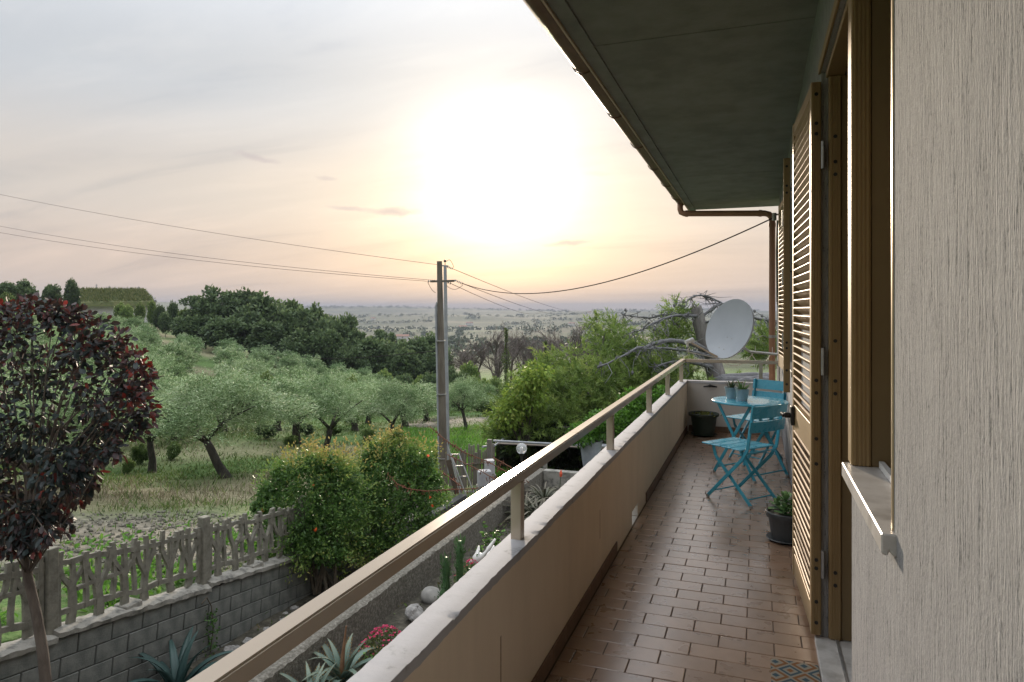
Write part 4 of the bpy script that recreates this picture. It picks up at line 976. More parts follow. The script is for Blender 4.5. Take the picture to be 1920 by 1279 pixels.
def build_garden_plants():
    rnd = random.Random(12); rng = np.random.default_rng(12)
    M_agave = leafmat('blue green agave leaf', [(.022, .05, .045), (.034, .07, .065), (.042, .08, .072), (.08, .08, .05)], .05, .5, objvar=.2)
    M_aloe = leafmat('grey green aloe leaf', [(.09, .14, .11), (.115, .175, .14), (.14, .17, .12), (.26, .17, .06)], .05, .45, objvar=.2)
    ag = [blade(.62, .055, .02, .5, 0, seed=1), blade(.62, .05, .02, .95, 0, seed=2)]
    p = W(322, 1255, 8.6); p = Vector((-6.3, 6.1, -2.84))
    rosette('agave', 'dark blue-green agave at the foot of the block wall', 'agave', p, ag, M_agave, 19, .12, 1.15, 1.0, 1.5, rnd)
    al = [blade(.60, .05, .025, .75, 12, seed=3), blade(.60, .047, .025, 1.25, 12, seed=4), blade(.55, .05, .03, .4, 12, seed=5)]
    for i, (px, py, lab, s) in enumerate(((640, 1235, 'spiny grey-green aloe with browned tips under the handrail, beside the coping', 1.0), (585, 1285, 'spiny grey-green aloe half cut off by the picture edge, under the handrail', .95))):
        d = FPX * (CAMZ + 2.5) / (py - HY + 35); q = W(px, HY, d); q.z = -2.55
        t = rosette('aloe', lab, 'aloe', q, al, M_aloe, 18, .05, 1.15, .75 * s, 1.12 * s, rnd, 'aloes in the flower bed')
        if i == 0:
            o = part('flower_stalk', MB().tube([(0, 0, .05), (.02, 0, .3), (.05, .02, .62)], [.03, .022, .008], 8), mat('dry brown stalk', (.16, .08, .04), (.24, .13, .07), .8, 20), t, local=True)
    # second clump of dull aloes further along, with a red flower spike
    M_aloe2 = leafmat('dull purple green aloe', [(.06, .08, .045), (.10, .105, .07), (.15, .125, .09), (.20, .14, .10)], .08, .5, objvar=.25)
    al2 = [blade(.42, .022, .012, .8, 0, 7, seed=6), blade(.42, .02, .012, 1.3, 0, 7, seed=7)]
    for i, (px, py, lab) in enumerate(((985, 965, 'dull purplish aloe clump behind the first visible railing post'), (1020, 942, 'dull aloe clump with red flower spike beyond the railing post'), (1008, 975, 'lower dull aloe clump pressed against the coping beyond the railing post'))):
        d = FPX * (CAMZ + 2.5) / (py - HY); q = W(px, HY, d); q.z = -2.55
        t = rosette('aloe_clump', lab, 'aloe', q, al2, M_aloe2, 38, .0, 1.1, 1.1, 1.9, rnd, 'dull aloes beyond the post')
        if i == 1:
            part('flower_stalk', MB().tube([(.3, .1, .05), (.33, .1, .5), (.34, .11, .62)], .01, 6), M_aloe2, t, local=True)
            part('flower', MB().tube([(.34, .11, .60), (.34, .11, .66), (.345, .11, .74)], [.025, .035, .01], 8), mat('red aloe flower', (.55, .06, .03), (.7, .12, .05), .5, 30), t, local=True)
    # upright spiny cactus stems
    M_cact = leafmat('spurge stem green', [(.03, .07, .03), (.05, .11, .04), (.09, .17, .06)], .05, .5, objvar=.2)
    for i, (px, py, h, lab) in enumerate(((862, 1095, .86, 'tallest upright spiny cactus stem by the white boulder'), (836, 1100, .66, 'second upright cactus stem, left beside the tallest one'), (830, 1118, .34, 'short stubby cactus shoot next to the white boulder'), (880, 1085, .4, 'small cactus shoot behind the tallest stem'))):
        d = FPX * (CAMZ + 2.5) / (py - HY + 25); q = W(px, HY, d); q.z = -2.56
        t = thing('cactus', lab, 'cactus', q, 'upright cactus stems in the flower bed')
        r = .052 if h > .5 else .038; v = []; f = []; nz_, na = 16, 10
        for j in range(nz_ + 1):
            u = j / nz_
            for k in range(na):
                a = 2 * math.pi * k / na; rr = r * (1.08 if k % 2 else .86) * (1 + .08 * math.sin(u * 30 * h)) * (1 if u < .93 else .6); v.append((rr * math.cos(a), rr * math.sin(a), h * u))
        for j in range(nz_):
            for k in range(na): k2 = (k + 1) % na; f.append((j * na + k, j * na + k2, (j + 1) * na + k2, (j + 1) * na + k))
        f.append(tuple(nz_ * na + k for k in range(na)))
        me = MB().add(v, f).mesh('stem', True); at_ = me.attributes.new('tint', 'FLOAT', 'POINT'); at_.data.foreach_set('value', [.3 + .3 * (i % 2) for i in range(len(v))])
        part('stem', me, M_cact, t, local=True)
        n = int(260 * h); zz = rng.random(n) ** .6 * h; aa = rng.random(n) * 6.28; P = np.c_[np.cos(aa) * r, np.sin(aa) * r, zz]
        V, F, T = leaves(P, np.c_[np.cos(aa), np.sin(aa), np.full(n, .6) + (zz / h) ** 6 * 2], .055 + .06 * (zz / h) ** 8, .0075, .4 + .6 * rng.random(n), rng)
        part('leaflets', np_mesh('leaflets', V, F, T), M_cact, t, local=True, kind='stuff')
    # pink flowers: low cushions
    M_fl = leafmat('pink petals', [(.45, .02, .09), (.62, .05, .16), (.75, .2, .28)], .25, .5, objvar=0)
    M_cush = leafmat('yellow green cushion leaves', [(.06, .10, .03), (.12, .17, .05), (.2, .22, .07)], .3)
    for i, (px, py, w_, lab, nf) in enumerate(((712, 1200, .40, 'cushion of bright pink flowers next to the spiny aloe', 90), (890, 1065, .50, 'deep pink flower cushion behind the white shell ornament', 100))):
        d = FPX * (CAMZ + 2.45) / (py - HY + 5); q = W(px, HY, d); q.z = -2.54; t = thing('pink_flowers', lab, 'flowers', q, 'pink flower cushions')
        def cush(n, up): a = rng.random(n) * 6.28; r = np.sqrt(rng.random(n)); return np.c_[np.cos(a) * r * w_ * .55, np.sin(a) * r * w_, (.20 * (1 - r * r) + .04) * up]
        P = cush(900, rng.random(900)); V, F, T = leaves(P, rng.normal(size=(900, 3)) + [0, 0, .7], .04, .009, rng.random(900), rng)
        part('leaves', np_mesh('leaves', V, F, T), M_cush, t, local=True, kind='stuff')
        P = cush(nf, np.ones(nf)) + [0, 0, .015]; pt = []
        for k in range(5):
            a = k * 1.257; pt.append(leaves(P, np.c_[np.cos(a) + rng.normal(size=nf) * .2, np.sin(a) + rng.normal(size=nf) * .2, np.full(nf, .55)], .024, .011, rng.random(nf), rng, .1))
        V, F, T = join_leaf(pt); part('petals', np_mesh('petals', V, F, T), M_fl, t, local=True, kind='stuff')
    # boulders and stones
    M_bould = mat('smooth grey white stone', (.17, .165, .15), (.25, .24, .22), .8, 6); M_rock = mat('rough white rock', (.17, .165, .155), (.30, .29, .275), .9, 9, bump=.2, bscale=18)
    def stone(label, p, r, m_, jit, group):
        me = MB().ball((0, 0, 0), r, 20, 12, jit, rnd).mesh('stone', jit < .1, angle=None); o = link('stone', me, m_); o.location = p; o.rotation_euler = (rnd.uniform(-.3, .3), rnd.uniform(-.3, .3), rnd.uniform(0, 6)); tag(o, label, 'stone', group); return o
    def bedp(px, py, z): d = FPX * (CAMZ - z) / (py - HY); q = W(px, HY, d); q.z = z; return q
    stone('smooth rounded white boulder at the foot of the cactus stems', bedp(810, 1118, -2.48), (.15, .18, .12), M_bould, .03, 'stones in the flower bed')
    stone('rough white rock next to the smooth boulder', bedp(778, 1150, -2.46), (.13, .14, .10), M_rock, .16, 'stones in the flower bed')
    # white shell ornament
    q = bedp(908, 1062, -2.4); t = thing('shell_ornament', 'white curled ceramic shell ornament among the pink flowers', 'ornament', q); n = 22; b = MB()
    pts = [(-.26 + .02 * i, .07 * math.sin(i * .35), .03 + .0009 * i * i) for i in range(n)]
    b.tube(pts, [.012 + .085 * math.sin(math.pi * min(1, i / 16)) ** 2 * (i < 17) + (.012 if i < 17 else .03 * (1 - (i - 16) / 6)) for i in range(n)], 12)
    b.tube([(-.12, .02, .06), (-.15, .08, .14), (-.13, .1, .27)], [.07, .045, .012], 10).tube([(.0, .05, .1), (.05, .12, .16), (.1, .16, .28)], [.08, .06, .02], 10)
    part('shell', b, mat('glazed white ceramic', (.62, .60, .57), (.7, .68, .65), .35, 4), t, True, local=True, angle=None)
    sb = MB()
    for i in range(40):
        y = rnd.uniform(4.6, 8.8); x = rnd.uniform(-6.64, -6.15); s = rnd.uniform(.025, .07); sb.ball((x, y, -2.78 - .03 * max(0, y - 4)), (s, s * rnd.uniform(.8, 1.3), s * .7), 9, 5, .18, rnd)
    tag(link('gravel', sb.mesh('gravel'), M_rock), 'pale stones strewn on the soil below the block wall', None, None, 'stuff')
    # leafy green plant in the bed
    M_lf = leafmat('glossy green leaf', [(.04, .10, .02), (.08, .19, .03), (.16, .30, .06)], .3, .35)
    for px, py, lab, s in ((925, 1010, 'leafy green plant in front of the railing post, by the kerb', 1.0), (905, 1045, 'low leafy plant between the cactus and the shell ornament', .8), (700, 1235, 'small yellowish leafy plant below the pink cushion', .55)):
        q = bedp(px, py + 30, -2.54); t = thing('leafy_plant', lab, 'plant', q, 'leafy plants in the flower bed'); st = MB(); P = []; A = []
        for k in range(9):
            a = rnd.uniform(0, 6.28); tip = Vector((math.cos(a) * .2 * s, math.sin(a) * .2 * s, rnd.uniform(.3, .55) * s)); st.tube([(0, 0, 0), tip * .5 + Vector((0, 0, .06)), tip], [.008, .006, .003], 5)
            for j in range(13): u = rnd.uniform(.3, 1); P.append(tip * u); A.append((rnd.gauss(0, 1), rnd.gauss(0, 1), .4))
        part('stems', st, M_lf, t, local=True, kind='stuff'); V, F, T = leaves(np.array(P), np.array(A), .075 * s, .019 * s, rng.random(len(P)), rng, six=True); part('leaves', np_mesh('leaves', V, F, T), M_lf, t, local=True, kind='stuff')
    # low weeds and leaf litter over the bed and yard
    n = 9000; k = rng.random(n) < .7; x = np.where(k, rng.uniform(-4.66, -2.2, n), rng.uniform(WALLX + .12, -5.1, n)); y = rng.uniform(2.5, 15, n); ok = rng.random(n) < np.clip(.35 + 2.2 * (_vn(x / .5, y / .5, 71) + .5 * _vn(x / .17, y / .17, 72)), 0, 1); x, y, k = x[ok], y[ok], k[ok]; n = len(x); z = np.where(k, -2.56, -2.8 - .03 * np.clip(y - 4, 0, 20)) + rng.random(n) ** 2 * .14
    V, F, T = leaves(np.c_[x, y, z], rng.normal(size=(n, 3)) * [1, 1, .4] + [0, 0, .5], rng.uniform(.03, .09, n), rng.uniform(.006, .016, n), rng.random(n), rng)
    tag(link('bed_weeds', np_mesh('bed_weeds', V, F, T), leafmat('bed weed leaf', [(.03, .05, .016), (.06, .10, .025), (.10, .15, .04), (.13, .10, .05)], .3, .5, objvar=0)), 'low green weeds and litter over the flower bed soil', None, None, 'stuff')
    # climbing weed on the block wall
    vn = thing('wall_weed', 'thin weed climbing up the block wall by the agave', 'plant', (WALLX + .13, 7.0, -2.85))
    part('stem', MB().tube([(0, 0, 0), (.02, .03, .3), (.0, .02, .6), (.02, -.08, .75), (.05, -.2, .72)], .007, 5), mat('brown stem', (.08, .06, .04), rough=.9), vn, local=True)
    P = np.c_[rng.normal(size=120) * .03 + .03, rng.normal(size=120) * .05, rng.random(120) * .55]; V, F, T = leaves(P, rng.normal(size=(120, 3)), .05, .012, rng.random(120) * .5, rng); part('leaves', np_mesh('leaves', V, F, T), M_lf, vn, local=True, kind='stuff')
build_garden_plants()

def build_plum():
    rng = np.random.default_rng(21); rnd = random.Random(21)
    base = Vector((-5.95, 4.24, -2.8)); t = thing('plum_tree', 'purple-leaved plum tree with dark red crown and slim bare trunk', 'tree', base)
    M_bark = mat('grey brown bark', (.06, .045, .035), (.12, .095, .075), .9, 14, stretch=(1, 1, .3), bump=.2, bscale=30)
    d = 6.0
    tr = [base] + [W(px, py, d) for px, py in ((92, 1340), (80, 1220), (68, 1150), (52, 1080), (42, 1020), (55, 960), (75, 900), (92, 830))]
    tr[1].z = max(tr[1].z, base.z + .5)
    part('trunk', MB().tube(tr, [.062, .05, .044, .041, .039, .035, .03, .024, .016], 12), M_bark, t, True, angle=None)
    lobes = [((60, 590), .28, .0), ((120, 600), .30, .15), ((30, 640), .36, -.2), ((150, 655), .36, .0), ((215, 680), .30, .1), ((245, 730), .24, -.1), ((90, 700), .48, .2), ((180, 740), .40, -.2), ((-20, 720), .48, .1), ((60, 800), .55, .0), ((170, 820), .38, .15),
             ((-40, 850), .50, -.1), ((200, 780), .30, .2), ((110, 880), .42, -.2), ((20, 920), .48, .1), ((150, 900), .26, 0), ((60, 970), .36, -.1), ((10, 990), .32, .1), ((95, 950), .28, .1), ((-60, 780), .5, .3), ((225, 640), .16, 0), ((100, 562), .14, 0), ((45, 560), .12, .05), ((262, 700), .14, 0)]
    rim = ((60, 572), (100, 585), (148, 592), (180, 612), (165, 645), (210, 658), (252, 675), (268, 705), (252, 745), (270, 770), (250, 800), (208, 805), (205, 845), (168, 872), (140, 898), (142, 935), (100, 952), (118, 980), (88, 1000), (55, 1015), (18, 1020), (-20, 985), (-60, 900), (-80, 800), (-60, 690), (-12, 612), (18, 585), (225, 640), (235, 720))
    lobes = [(a, r * .66, b) for a, r, b in lobes[:20]] + [(p, rnd.uniform(.09, .16), rnd.uniform(-.35, .35)) for p in rim]
    C = np.array([W(px, py, d + dd * 1.2) for (px, py), r, dd in lobes]); R = np.array([r for _, r, _ in lobes]) * .82
    br = []
    for i in range(len(C)):
        j = 4 + (i % 4); a = tr[j]; b = Vector(C[i]); mid = a.lerp(b, .5) + Vector((rnd.uniform(-.08, .08), rnd.uniform(-.08, .08), .06))
        part('branch', MB().tube([a, mid, b, b + (b - mid).normalized() * R[i] * .5], [q * min(1, .35 + 2 * R[i]) for q in (.016, .010, .006, .003)], 6), M_bark, t)
    n = 5600; w = R ** 1.7; w /= w.sum(); i = rng.choice(len(C), n, p=w); s = sphere_pts(rng, n, .42); P = C[i] + s * R[i][:, None]
    ctr = np.array(W(95, 790, d)); out = unit(P - ctr)
    A = s * .6 + out * .5 + rng.normal(size=(n, 3)) * .55 + [0, 0, -.25]
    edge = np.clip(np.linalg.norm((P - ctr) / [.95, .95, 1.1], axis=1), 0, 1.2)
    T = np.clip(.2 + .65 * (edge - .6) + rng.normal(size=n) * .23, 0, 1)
    V, F, T = leaves(P, A, rng.uniform(.045, .092, n), rng.uniform(.014, .026, n), T, rng, .35, six=True)
    M = leafmat('purple plum leaf', [(.014, .030, .028), (.024, .036, .036), (.05, .030, .032), (.14, .034, .027)], .3, .5, .4, tcol=(2.2, .75, .55), objvar=0)
    part('crown', np_mesh('crown', V, F, T), M, t, kind=None)
build_plum()

def build_pomegranates():
    rng = np.random.default_rng(31); rnd = random.Random(31)
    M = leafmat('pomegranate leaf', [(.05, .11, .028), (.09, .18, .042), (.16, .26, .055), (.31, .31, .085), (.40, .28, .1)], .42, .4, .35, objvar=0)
    M_st = mat('shrub bark', (.07, .055, .04), (.12, .1, .07), .9, 20); M_fl = mat('orange red blossom', (.75, .08, .02), (.85, .16, .04), .5, 20)
    defs = [('rounded green pomegranate shrub overhanging the fence, lower of the two', [(545, 930, 11.1, .55), (600, 900, 11.0, .6), (520, 985, 10.9, .4), (580, 985, 10.8, .62), (630, 960, 11.0, .55), (560, 1020, 10.7, .45), (615, 1030, 10.7, .4), (505, 925, 11.2, .25), (610, 870, 11.2, .3), (640, 905, 11.2, .4), (575, 868, 11.3, .2), (530, 890, 11.3, .22), (490, 950, 11.1, .2)], 10500),
            ('taller green pomegranate shrub next to the utility poles', [(720, 900, 12.2, .6), (770, 880, 12.4, .55), (700, 960, 12.0, .6), (760, 960, 12.1, .62), (735, 850, 12.5, .4), (790, 930, 12.4, .45), (680, 930, 12.1, .45), (720, 1015, 11.8, .5), (660, 1015, 11.5, .42), (690, 870, 12.4, .3), (800, 985, 12.2, .35), (790, 865, 12.6, .28), (745, 822, 12.6, .2), (705, 845, 12.5, .22), (810, 900, 12.6, .25)], 12500)]
    for lab, L_, n in defs:
        c0 = W(L_[0][0], 1000, L_[0][2]); base = Vector((max(c0.x, WALLX + .35), c0.y, -2.9)); t = thing('pomegranate_shrub', lab, 'shrub', base, 'pomegranate shrubs by the fence')
        C = np.array([W(px, py, d) for px, py, d, r in L_]); R = np.array([r for *_, r in L_])
        for c in C:
            b = base + Vector((rnd.uniform(-.15, .15), rnd.uniform(-.15, .15), 0)); m_ = b.lerp(Vector(c), .5) + Vector((rnd.uniform(-.1, .1), rnd.uniform(-.1, .1), .15))
            part('stem', MB().tube([b, m_, Vector(c)], [.03, .02, .008], 6), M_st, t)
        # sprays: thin arching shoots carrying leaves
        ns = 330; w = R ** 2; w /= w.sum(); i = rng.choice(len(C), ns, p=w); dirs = unit(rng.normal(size=(ns, 3)) + [0, 0, .35]); st = C[i] + dirs * R[i][:, None] * .55; ln = R[i] * rng.uniform(.4, .95, ns)
        k = n // ns; u = rng.random((ns, k)); P = st[:, None] + dirs[:, None] * (u * ln[:, None])[..., None]; P[..., 2] -= (u ** 2) * .12; P += rng.normal(size=P.shape) * .045
        P = P.reshape(-1, 3); uu = u.ravel(); A = np.repeat(dirs, k, 0) + rng.normal(size=P.shape) * .8
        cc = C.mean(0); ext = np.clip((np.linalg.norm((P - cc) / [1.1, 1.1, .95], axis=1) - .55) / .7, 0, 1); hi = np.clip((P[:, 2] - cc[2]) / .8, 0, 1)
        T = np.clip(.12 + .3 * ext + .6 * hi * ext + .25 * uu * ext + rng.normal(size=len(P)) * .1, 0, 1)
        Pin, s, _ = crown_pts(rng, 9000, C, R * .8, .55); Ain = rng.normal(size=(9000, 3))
        # upright young shoots breaking the outline
        n2 = 110; j2 = rng.choice(len(C), n2, p=w); d2 = unit(rng.normal(size=(n2, 3)) * [.55, .55, .2] + [0, 0, 1]); s2 = C[j2] + unit(rng.normal(size=(n2, 3)) + [0, 0, .8]) * R[j2][:, None] * .8; u2 = rng.random((n2, 16)); P2 = (s2[:, None] + d2[:, None] * (u2 * rng.uniform(.2, .5, n2)[:, None])[..., None] + rng.normal(size=(n2, 16, 3)) * .012).reshape(-1, 3)
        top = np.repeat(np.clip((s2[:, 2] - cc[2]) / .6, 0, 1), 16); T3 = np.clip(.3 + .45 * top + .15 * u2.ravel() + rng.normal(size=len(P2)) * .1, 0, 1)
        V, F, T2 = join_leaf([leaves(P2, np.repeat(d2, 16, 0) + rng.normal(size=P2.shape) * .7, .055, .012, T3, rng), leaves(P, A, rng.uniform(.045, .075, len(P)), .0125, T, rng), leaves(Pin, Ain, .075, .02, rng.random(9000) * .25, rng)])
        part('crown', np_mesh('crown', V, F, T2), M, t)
        for q in range(4):
            j = rng.integers(0, len(C)); v = unit(rng.normal(size=(1, 3)) + [[.25, -.8, .1]])[0]; p = C[j] + v * R[j] * .98
            part('flower', MB().ball(p, (.017, .017, .026), 8, 6).tube([p, p + v * .03], [.016, .024], 8), M_fl, t)
build_pomegranates()

# ------------------------------------------------------------------ poles, wires, far end of the garden
M_wood = mat('weathered pole wood', (.085, .072, .055), (.15, .13, .105), .9, 10, stretch=(1, 1, .15), bump=.12, bscale=25)
M_greypole = mat('grey painted steel pole', (.22, .235, .25), (.29, .305, .32), .55, 5)
M_wire = mat('dark cable', (.04, .036, .036), rough=.95, spec=0.0)
def sagged(a, b, sag, n=24): return [a.lerp(b, i / n) - Vector((0, 0, sag * 4 * (i / n) * (1 - i / n))) for i in range(n + 1)]
def build_poles():
    d = 18.3; b = W(832, 915, d); b.z = -3.2; top = W(824, 490, d)
    t = thing('utility_pole', 'weathered wooden utility pole with grey conduit strapped to it', 'utility pole', b, 'utility poles')
    part('pole', MB().tube([b, b.lerp(top, .5), top], [.115, .095, .07], 14), M_wood, t, True, angle=.6)
    c = W(813, 570, d); s = Vector((-.12 * CT, -.12 * ST, 0)); cb = b + s * .9
    part('conduit', MB().tube([cb, W(817.5, 575, d) , W(820, 566, d)], [.035, .035, .03], 8), M_greypole, t, True)
    for py in (640, 740, 860): q = W(826.5 + (py - 640) * .012, py, d); part('strap', MB().tube([q, q + Vector((0, 0, .03))], .125, 14), M_steel, t)
    part('crossarm', MB().bar(W(808, 528, d), W(852, 527, d), .05, .05, side=(0, 0, 1)), M_wood, t)
    d2 = 20.5; b2 = W(840, 900, d2); b2.z = tz(b2.x, b2.y) - .2; top2 = W(834.5, 498, d2)
    t2 = thing('utility_pole', 'slim grey steel utility pole right behind the wooden pole', 'utility pole', b2, 'utility poles')
    part('pole', MB().tube([b2, b2.lerp(top2, .5), top2], [.075, .062, .048], 12), M_greypole, t2, True, angle=.6)
    part('pin_insulator', MB().tube([top2, W(834.5, 493, d2)], .012, 6).ball(W(834.5, 489.5, d2), .045, 10, 8), mat('brown porcelain', (.10, .07, .05), rough=.3), t2, True)
    part('crossarm', MB().bar(W(817, 527, d2), W(856, 526, d2), .05, .06, side=(0, 0, 1)), M_steel, t2)
    part('crossarm', MB().bar(W(827, 498, d2), W(841, 499, d2), .04, .04, side=(0, 0, 1)), M_steel, t2)
    M_ins = mat('dark glass insulator', (.05, .06, .05), rough=.25)
    def string(a, c, n):
        for k in range(n): p = a.lerp(c, (k + .5) / n); q = a.lerp(c, (k + .75) / n); part('insulator', MB().tube([p, q], .04, 8), M_ins, t2)
        part('link_rod', MB().tube([a, c], .01, 6), M_steel, t2)
    E = {'a': (W(838, 500, d2), W(849, 504, d2)), 'b': (W(856, 527, d2), W(868, 532, d2)), 'c': (W(817, 527, d2), W(802, 527.5, d2)), 'd': (W(838, 529, d2), W(846, 532, d2))}
    for k, n in (('a', 4), ('b', 4), ('c', 4), ('d', 2)): string(*E[k], n)
    for a, c, sg in ((W(838, 490, d2), W(851, 502, d2), -.12), (W(837, 535, d2), W(868, 534, d2), .13), (W(802, 529, d2), W(817, 549, d2), .06)): part('jumper_wire', MB().tube(sagged(a, c, sg, 10), .007, 5), M_wire, t2)
    def wire(lab, a, c, sag, r, n=24): tag(part('power_line', MB().tube(sagged(a, c, sag, n), r, 5), M_wire), lab, 'power line', 'overhead wires')
    L_ = 34
    wire('upper overhead wire running left from the steel pole', W(829, 497.5, d2), W(-260, 305, L_), .35, .006)
    wire('middle overhead wire running left from the pole crossarm', W(817, 526, d2), W(-260, 366, L_ + 1), .5, .006)
    wire('lowest overhead wire running left from the insulator string', W(802, 527.5, d2), W(-260, 383, L_), .45, .006)
    for k, (e, px, py, lab) in enumerate((('a', 1110, 582, 'upper thin wire dropping from the poles towards the valley'), ('b', 1078, 584, 'middle thin wire dropping from the poles towards the valley'), ('d', 1020, 582, 'lowest thin wire dropping from the poles towards the valley'))):
        wire(lab, E[k and e or 'a'][1], W(px, py, 130), .8, .009)
    wire('thick service cable sagging from the poles to the house corner', W(866, 531, d2), Vector((.21, 9.88, 2.84)), .62, .010, 40)
    wire('faint low wire crossing in front of the dark wood', W(826, 657, d), W(560, 668, 55), .2, .012)
build_poles()

def build_yard_end():
    rnd = random.Random(41); rng = np.random.default_rng(41)
    M_pick = mat('grey weathered paling', (.11, .10, .085), (.20, .18, .15), .9, 12, stretch=(1, 1, .2), bump=.1, bscale=30); M_rust = mat('rusty wire', (.10, .045, .03), (.17, .075, .045), .9, 30, spec=.1)
    f = thing('paling_fence', 'ragged grey wooden paling fence behind the ladder', 'fence', W(880, 915, 17.5))
    for k in range(17):
        px = 846 + k * 4.6 + rnd.uniform(-.8, .8); dd = 17.4 + k * .11; top = 838 + rnd.uniform(-6, 12) + (14 if k < 4 else 0); a = W(px, 580, dd); a.z = -3.3; b = W(px + rnd.uniform(-1.5, 1.5), top, dd)
        part('pale', MB().bar(a, b, .05 if k % 5 else .1, .022, side=(CT, ST, 0)), M_pick, f, bev=.003)
    part('fence_rail', MB().bar(W(846, 872, 17.45), W(922, 868, 19.2), .03, .05, side=(0, 0, 1)), M_pick, f)
    # ladder of bent steel pipe
    l = thing('ladder', 'rusty grey metal stepladder leaning by the wooden pole', 'ladder', W(880, 918, 16.5)); dl = 16.6
    for a, c in (((845, 850), (874, 930)), ((860, 850), (891, 930)), ((840, 838), (866, 925)), ((848, 868), (862, 925))): part('side_rail', MB().tube([W(*a, dl), W(*c, dl - .2)], .018, 8), M_steel, l)
    for u in (.03, .3, .55, .9): part('rung', MB().bar(W(845 + 29 * u, 850 + 80 * u, dl), W(860 + 31 * u, 850 + 80 * u, dl), .03, .02, side=(0, 0, 1)), M_steel, l)
    part('plank', MB().bar(W(842, 862, dl + .2), W(858, 925, dl + .1), .16, .03, side=(CT, ST, 0)), mat('dark board', (.05, .035, .025), (.08, .06, .04), .9, 10), l)
    # rusty wires strung with leftover ties
    def rusty(lab, pts, ties):
        P = [W(*p) for p in pts]; t = thing('rusty_wire', lab, 'wire', P[0], 'rusty wires at the garden end'); fine = []
        for a, b in zip(P, P[1:]): fine += [a.lerp(b, k / 6) for k in range(6)]
        fine.append(P[-1]); part('strand', MB().tube(fine, .009, 6), M_rust, t); tb = MB()
        for k in range(ties): a = rnd.choice(fine) + Vector((rnd.gauss(0, .04), rnd.gauss(0, .04), rnd.gauss(0, .01))); tb.tube([a, a + Vector((rnd.gauss(0, .03), rnd.gauss(0, .03), rnd.uniform(-.09, .05)))], .008, 4)
        part('ties', tb, M_rust, t, kind='stuff')
    rusty('bushy rusty wire slanting down past the poles', [(806, 800, 15), (835, 825, 14.6), (870, 848, 14.2), (915, 866, 13.8), (960, 890, 13.2), (985, 905, 12.8)], 90)
    rusty('second rusty wire hanging below the bushy one', [(838, 852, 15), (870, 868, 14.6), (905, 885, 14), (930, 900, 13.6)], 40)
    rusty('short rusty wire near the ladder foot', [(822, 880, 14.5), (845, 897, 14), (865, 912, 13.6)], 30)
    rusty('rusty wire looping from the shrub to the kerb', [(730, 893, 11.8), (745, 908, 11.7), (765, 917, 11.6), (800, 921, 11.8), (850, 918, 12.2), (895, 916, 12.8)], 40)
    rusty('rusty wire reaching up to the shed pipe', [(925, 858, 14.6), (950, 872, 14.2), (985, 893, 13.6)], 25)
    # open lean-to with pipe frame and dark reed back
    s = thing('lean_to', 'open lean-to of grey pipes with a dark reed-screen back', 'shed', W(1010, 900, 20)); ds = 18.0
    for px, py, dd, w_ in ((918, 824, 17.6, .11), (925, 832, 18.2, .07), (1140, 838, 19.5, .09)): a = W(px, 580, dd); a.z = -3.3; part('post', MB().bar(a, W(px, py, dd), w_, w_), M_pick, s, bev=.006)
    part('pipe', MB().tube([W(925, 826.5, 17.8), W(1240, 843, 18.8)], .03, 10), M_greypole, s, True); part('pipe', MB().tube([W(905, 838, 17.6), W(940, 832, 19.4)], .03, 10), M_greypole, s, True)
    part('pipe', MB().tube([W(927, 836, 18.0), W(945, 822, 20.6)], .025, 8), M_greypole, s, True); part('pipe', MB().tube([W(1085, 834, 18.3), W(1240, 836, 20.8)], .03, 8), M_greypole, s, True)
    part('roof_sheet', MB().add([W(932, 832, 18.2), W(1240, 846, 19.2), W(1240, 836, 22.0), W(944, 826, 21.2)], [(0, 1, 2, 3)]).add([W(932, 834, 18.2), W(1240, 848, 19.2), W(1240, 838, 22.0), W(944, 828, 21.2)], [(3, 2, 1, 0)]), mat('rusty roof sheet', (.09, .075, .06), (.15, .12, .09), .9, 6), s)
    M_reed = mat('dark reed screen', (.028, .026, .016), (.06, .055, .03), .95, 30, stretch=(1, 1, .1)); A = W(930, 580, 21.4); B = W(1250, 580, 22.2)
    nre = 70
    rb = MB()
    for k in range(nre): a = A.lerp(B, (k + rnd.uniform(0, .9)) / nre); a.z = -3.6; c = a.copy(); c.z = W(930, 830 + 10 * k / nre + rnd.uniform(-1, 3), 21.4).z; rb.bar(a, c, A.x and .12, .03, side=(CT, ST, 0))
    hv = np.array([A.lerp(B, q) for q in rng.random(2600)]) + np.c_[rng.normal(size=2600) * .12 - ST * -.25, rng.normal(size=2600) * .12 - CT * .25, np.zeros(2600)]; hv[:, 2] = rng.uniform(-3.4, -2.0, 2600)
    V, F, T = leaves(hv, rng.normal(size=(2600, 3)), .16, .05, rng.random(2600) * .5, rng); part('ivy', np_mesh('ivy', V, F, T), leafmat('dark ivy', [(.02, .035, .012), (.035, .055, .018), (.06, .075, .025)], .2, .5), s)
    part('reed_screen', rb, M_reed, s, kind='stuff'); a = A.copy(); a.z = -3.6
    part('back_board', MB().bar(Vector((A.x, A.y, -2.8)) + Vector((-ST, CT, 0)) * .1, Vector((B.x, B.y, -2.9)) + Vector((-ST, CT, 0)) * .1, .04, 2.0, side=(-ST, CT, 0)), M_reed, s)
    a = W(1022, 580, 17.5); a.z = -3.2; part('bracket_post', MB().bar(a, W(1022, 862, 17.5), .1, .1), M_conc, s, bev=.01)
